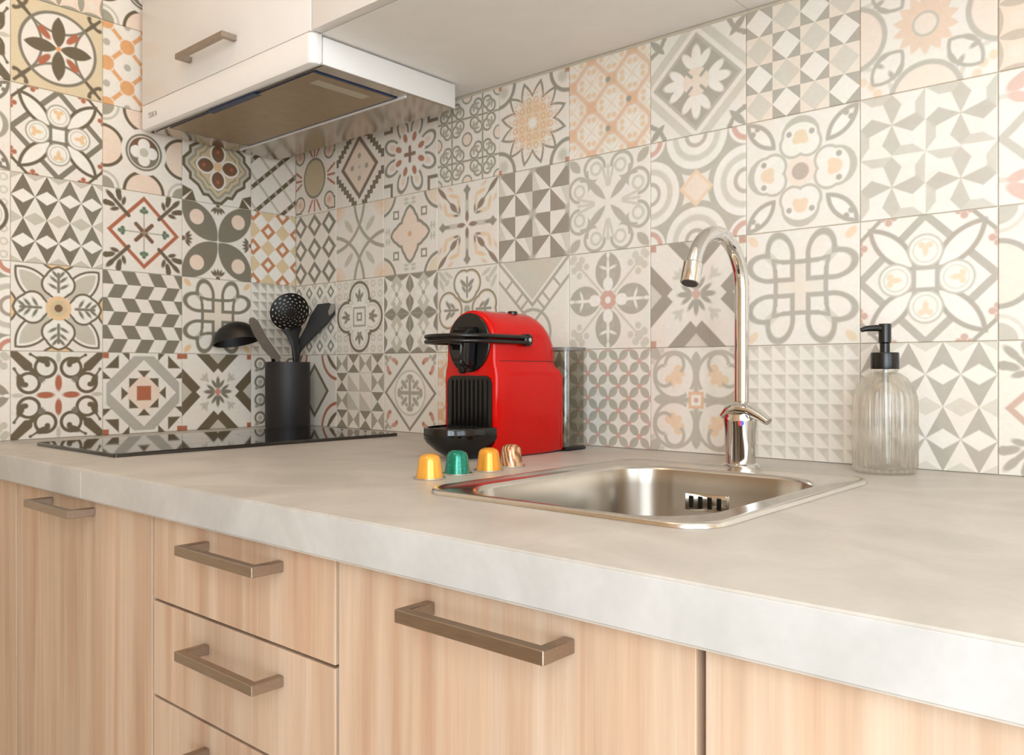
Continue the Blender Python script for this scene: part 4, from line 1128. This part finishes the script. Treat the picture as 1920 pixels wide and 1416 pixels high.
# seam on the side, two buttons on top, rear water tank
obj('side_seam', boxes((MX1 - .0046, MX1 - .0042, -.236, -.112, CZ + .1295, CZ + .1303)), M['black'], cm, smooth=False)
for dx in (-.011, .011):
    bm = bmesh.new(); lathe(bm, (MXC + dx, -.170, CZ + TOPM - .004), [(.007, 0), (.007, .0045), (.006, .0055), (.0005, .0056)], 24); obj('button', bm, M['black'], cm)
bm = bmesh.new(); loft(bm, [rrect(MX0 + .010, MX1 + .004, -.098, -.046, .018, CZ + z, 6) for z in (.006, .010, .140, .146)], cap1=False)
inn = [rrect(MX0 + .0118, MX1 + .0022, -.0962, -.0478, .0165, CZ + z, 6) for z in (.146, .140, .010)]
bmt = bm
secs = [[(p[0], p[1], p[2]) for p in s] for s in inn]
loft(bmt, secs, cap0=False); obj('water_tank', bmt, M['tank'], cm)
bm = bmesh.new(); loft(bm, [rrect(MX0 + .008, MX1 + .006, -.100, -.044, .019, CZ + z, 6) for z in (.1462, .150, .151)]); obj('tank_lid', bm, add_noise(mat('smoked_lid', '77716A', .3), amt=.05), cm)
obj('tank_base', boxes((MX0 + .012, MX1 + .002, -.098, -.050, CZ + .0005, CZ + .0055), bev=.002), M['black'], cm)

# ------------------------------------------------------------------ coffee capsules
foil = add_noise(mat('capsule_foil', 'D9D4CB', .3, 1.0), (300, 300, 300), .05)
def stripe_mat():
    m = mat('brown_striped_aluminium', 'B07A4A', .25, .35); nt = m.node_tree; N = nt.nodes; L = nt.links; b = N['Principled BSDF']
    tc = N.new('ShaderNodeTexCoord'); mp = N.new('ShaderNodeMapping'); mp.inputs['Rotation'].default_value = (R(35), R(20), 0)
    w = N.new('ShaderNodeTexWave'); w.inputs['Scale'].default_value = 70; w.inputs['Distortion'].default_value = 3; w.inputs['Detail Scale'].default_value = 2
    L.new(tc.outputs['Object'], mp.inputs[0]); L.new(mp.outputs[0], w.inputs['Vector'])
    r = N.new('ShaderNodeValToRGB'); r.color_ramp.elements[0].color = lin('8C5530'); r.color_ramp.elements[1].color = lin('DDB48A'); L.new(w.outputs['Fac'], r.inputs[0]); L.new(r.outputs[0], b.inputs['Base Color'])
    return m
caps = [((.8845, -.436), 'golden yellow coffee capsule nearest the camera, in front of the drip tray', add_noise(mat('golden_aluminium', 'F3AE46', .22, .35), (150, 150, 150), .04)),
        ((.8790, -.388), 'dark green coffee capsule, second in the row by the machine', add_noise(mat('green_aluminium', '1E7E66', .18, .35), (500, 500, 500), .35)),
        ((.8840, -.341), 'amber coffee capsule between the green and the brown striped one', add_noise(mat('amber_aluminium', 'EFA037', .22, .35), (150, 150, 150), .04)),
        ((.8740, -.290), 'brown striped coffee capsule beside the red machine side', stripe_mat())]
for (x, y), lb, mm in caps:
    r = thing('coffee_capsule', lb, 'capsule', (x, y, CZ), 'row of coffee capsules on the worktop')
    bm = bmesh.new(); lathe(bm, (x, y, CZ), [(.0148, .0010), (.0142, .004), (.0122, .0195), (.0115, .0222), (.0098, .0245), (.0070, .0258), (.0060, .0265), (.0004, .0268)], 40); obj('cup', bm, mm, r, ang=40)
    bm = bmesh.new(); lathe(bm, (x, y, CZ), [(.0172, .0), (.0178, .0005), (.0174, .0012), (.0146, .0014)], 40); obj('rim', bm, foil, r)

# ------------------------------------------------------------------ sink
sx0, sx1, sy0, sy1 = .950, 1.258, -.516, -.142
sink = thing('sink', 'small square stainless steel inset sink with rounded bowl', 'sink', ((sx0+sx1)/2, (sy0+sy1)/2, CZ - .13))
bx0, bx1, by0, by1 = .976, 1.226, -.496, -.180
bm = bmesh.new()
def rr(i, z, r): return rrect(sx0 + i, sx1 - i, sy0 + i, sy1 - i, r, CZ + z, 8)
def br(i, z, r): return rrect(bx0 + i, bx1 - i, by0 + i, by1 - i, r, CZ + z, 8)
loft(bm, [rr(0, .0002, .036), rr(.0005, .0028, .036), rr(.002, .0042, .035), rr(.0065, .0044, .032), rr(.009, .0026, .030), br(-.004, .0022, .066), br(-.001, .0014, .063), br(.001, -.002, .062)], cap0=False, cap1=False)
rim = obj('rim', bm, M['steel'], sink, ang=60)
bm = bmesh.new()
loft(bm, [br(.001, -.002, .062), br(.003, -.02, .060), br(.006, -.11, .058), br(.012, -.124, .055), br(.028, -.130, .045), br(.09, -.133, .03)], cap0=False)
obj('bowl', bm, M['bowl_steel'], sink, ang=60)
bm = bmesh.new(); lathe(bm, ((bx0+bx1)/2, (by0+by1)/2, CZ - .1335), [(.034, .0), (.036, .002), (.032, .003), (.026, .001), (.006, .0015), (.0005, .0015)], 40); obj('drain', bm, M['chrome'], sink)
ov = obj('overflow_plate', boxes((1.055, 1.108, by1 - .0075, by1 - .0035, CZ - .046, CZ - .026), bev=.0015), M['chrome'], sink)
for k in range(4):
    obj('overflow_slot', boxes((1.0605 + k*.0118, 1.0665 + k*.0118, by1 - .0085, by1 - .0065, CZ - .043, CZ - .029), bev=.0008, seg=1), M['black'], ov)

# ------------------------------------------------------------------ tap
FX, FYY = 1.092, -.1185
tap = thing('kitchen_tap', 'chrome swan-neck mixer tap behind the sink', 'tap', (FX, FYY, CZ))
bm = bmesh.new(); lathe(bm, (FX, FYY, CZ), [(.0225, .0002), (.0225, .002), (.021, .0045), (.0185, .006)], 48); obj('base_ring', bm, M['chrome'], tap)
bm = bmesh.new(); lathe(bm, (FX, FYY, CZ), [(.0180, .004), (.0180, .008), (.0190, .045), (.0205, .056), (.0208, .060), (.0190, .0645), (.0120, .068), (.0005, .069)], 48); bd = obj('mixer_body', bm, M['chrome'], tap)
SPX = FX + .0015
pts = [(SPX, FYY, CZ + .060), (SPX, FYY, CZ + .10), (SPX, FYY, CZ + .15), (SPX, FYY, CZ + .195)]
rb, zb = .0610, CZ + .2135
for k in range(0, 17):
    a = R(10*k); pts.append((SPX, FYY - rb + rb*math.cos(a), zb + rb*math.sin(a)))
bm = bmesh.new(); tube(bm, pts, .0086, 24); obj('spout', bm, M['chrome'], tap)
ta = Vector((0, -math.sin(R(160)), math.cos(R(160)))); pe = Vector(pts[-1])
bm = bmesh.new(); tube(bm, [pe - ta*.0008, pe, pe + ta*.001, pe + ta*.021, pe + ta*.0235, pe + ta*.024], [.0087, .0100, .0108, .0108, .0104, .0092], 32); ae = obj('aerator', bm, M['chrome'], tap)
bm = bmesh.new(); tube(bm, [pe + ta*.0238, pe + ta*.0246], [.0088, .0088], 24); obj('aerator_screen', bm, M['black'], ae)
# lever paddle sweeping over the body to the right
bm = bmesh.new()
tube(bm, [(FX - .019, FYY - .006, CZ + .0615), (FX - .010, FYY - .006, CZ + .069), (FX + .004, FYY - .008, CZ + .0725), (FX + .018, FYY - .009, CZ + .070), (FX + .030, FYY - .010, CZ + .0635), (FX + .040, FYY - .011, CZ + .057)],
     [.008, .013, .0145, .011, .0085, .0065], 20, flat=[(.6, 1), (.62, 1), (.6, 1), (.65, 1), (.7, 1), (.7, 1)]); obj('lever_handle', bm, M['chrome'], tap)
rd = add_noise(mat('red_dot', 'D8201A', .3), amt=.02); bl = add_noise(mat('blue_dot', '2045C8', .3), amt=.02)
vd = Vector((cam.location.x - FX, cam.location.y - FYY, 0)).normalized(); sd = Vector((-vd.y, vd.x, 0))
for mm, s in ((rd, 0), (bl, 1)):
    bm = bmesh.new(); ang = math.atan2(vd.y, vd.x) + .02
    pc = []
    for k in range(13):
        t = R(90 + 180*k/12) if s == 0 else R(-90 + 180*k/12)
        pc.append((.0034*math.cos(t), .0034*math.sin(t)))
    f0 = []; f1 = []
    for uu, vv in pc:
        th = ang + uu/.0205
        f0.append(bm.verts.new((FX + .0203*math.cos(th), FYY + .0203*math.sin(th), CZ + .0545 + vv))); f1.append(bm.verts.new((FX + .0213*math.cos(th), FYY + .0213*math.sin(th), CZ + .0545 + vv)))
    bm.faces.new(f1)
    for i in range(len(f0)): j = (i+1) % len(f0); bm.faces.new((f0[i], f0[j], f1[j], f1[i]))
    obj('temperature_dot', bm, mm, bd)

# ------------------------------------------------------------------ soap dispenser
BX, BY = 1.2395, -.0575
sd_ = thing('soap_dispenser', 'clear ribbed glass soap bottle with a black pump', 'soap dispenser', (BX, BY, CZ))
NR = 28
def rf(r, z, t):
    k = 1.0 if .006 < z < .098 else .3
    return r + (.0009*k)*math.cos(NR*t) if r > .02 else r
prof = [(.0335, .0005), (.0358, .004), (.0366, .010), (.0366, .082), (.0356, .094), (.0320, .106), (.0255, .1155), (.0190, .1205), (.0150, .1225), (.0150, .126)]
inner = [(.0125, .126), (.0125, .1225), (.0165, .1185), (.0230, .1130), (.0295, .1035), (.0330, .092), (.0340, .082), (.0340, .010), (.0300, .0065)]
bm = bmesh.new(); lathe(bm, (BX, BY, CZ), prof, NR*8, cap1=False, rfun=rf)
top = [v for v in bm.verts if abs(v.co.z - CZ - .126) < 1e-6]
secs = []
n = NR*8
rows = [[bm.verts.new((BX + r*math.cos(2*math.pi*i/n), BY + r*math.sin(2*math.pi*i/n), CZ + z)) for i in range(n)] for r, z in inner]
for a, b_ in zip(rows, rows[1:]):
    for i in range(n): bm.faces.new((a[i], a[(i+1) % n], b_[(i+1) % n], b_[i]))
bm.faces.new(rows[-1])
top.sort(key=lambda v: math.atan2(v.co.y - BY, v.co.x - BX) % (2*math.pi))
for i in range(n): bm.faces.new((top[i], top[(i+1) % n], rows[0][(i+1) % n], rows[0][i]))
obj('bottle', bm, M['glass'], sd_, ang=60)
bm = bmesh.new(); lathe(bm, (BX, BY, CZ), [(.0145, .1268), (.0160, .1268), (.0163, .128), (.0163, .1455), (.0155, .147), (.0006, .1472)], 48); obj('collar', bm, M['black'], sd_)
bm = bmesh.new(); lathe(bm, (BX, BY, CZ), [(.0058, .1465), (.0058, .158), (.0072, .1595), (.0074, .181), (.0068, .1822), (.0004, .1824)], 32); obj('pump_stem', bm, M['black'], sd_)
NV = Vector((-math.cos(.80), -math.sin(.80), 0))
bm = bmesh.new(); b0 = Vector((BX, BY, CZ + .1765)); tube(bm, [b0, b0 + NV*.012 + Vector((0, 0, .0005)), b0 + NV*.024 - Vector((0, 0, .0003)), b0 + NV*.030 - Vector((0, 0, .002))], [.0042, .0040, .0034, .0028], 16); obj('nozzle', bm, M['black'], sd_)
bm = bmesh.new(); tube(bm, [(BX, BY, CZ + .127), (BX + .002, BY, CZ + .07), (BX + .004, BY - .002, CZ + .012)], .0022, 12); obj('dip_tube', bm, add_noise(mat('white_tube', 'E8E6E2', .4), amt=.02), sd_)
for ch in sd_.children:
    ch.data.transform(Matrix.Translation((BX, BY, CZ)) @ Matrix.Scale(.935, 4) @ Matrix.Translation((-BX, -BY, -CZ)))
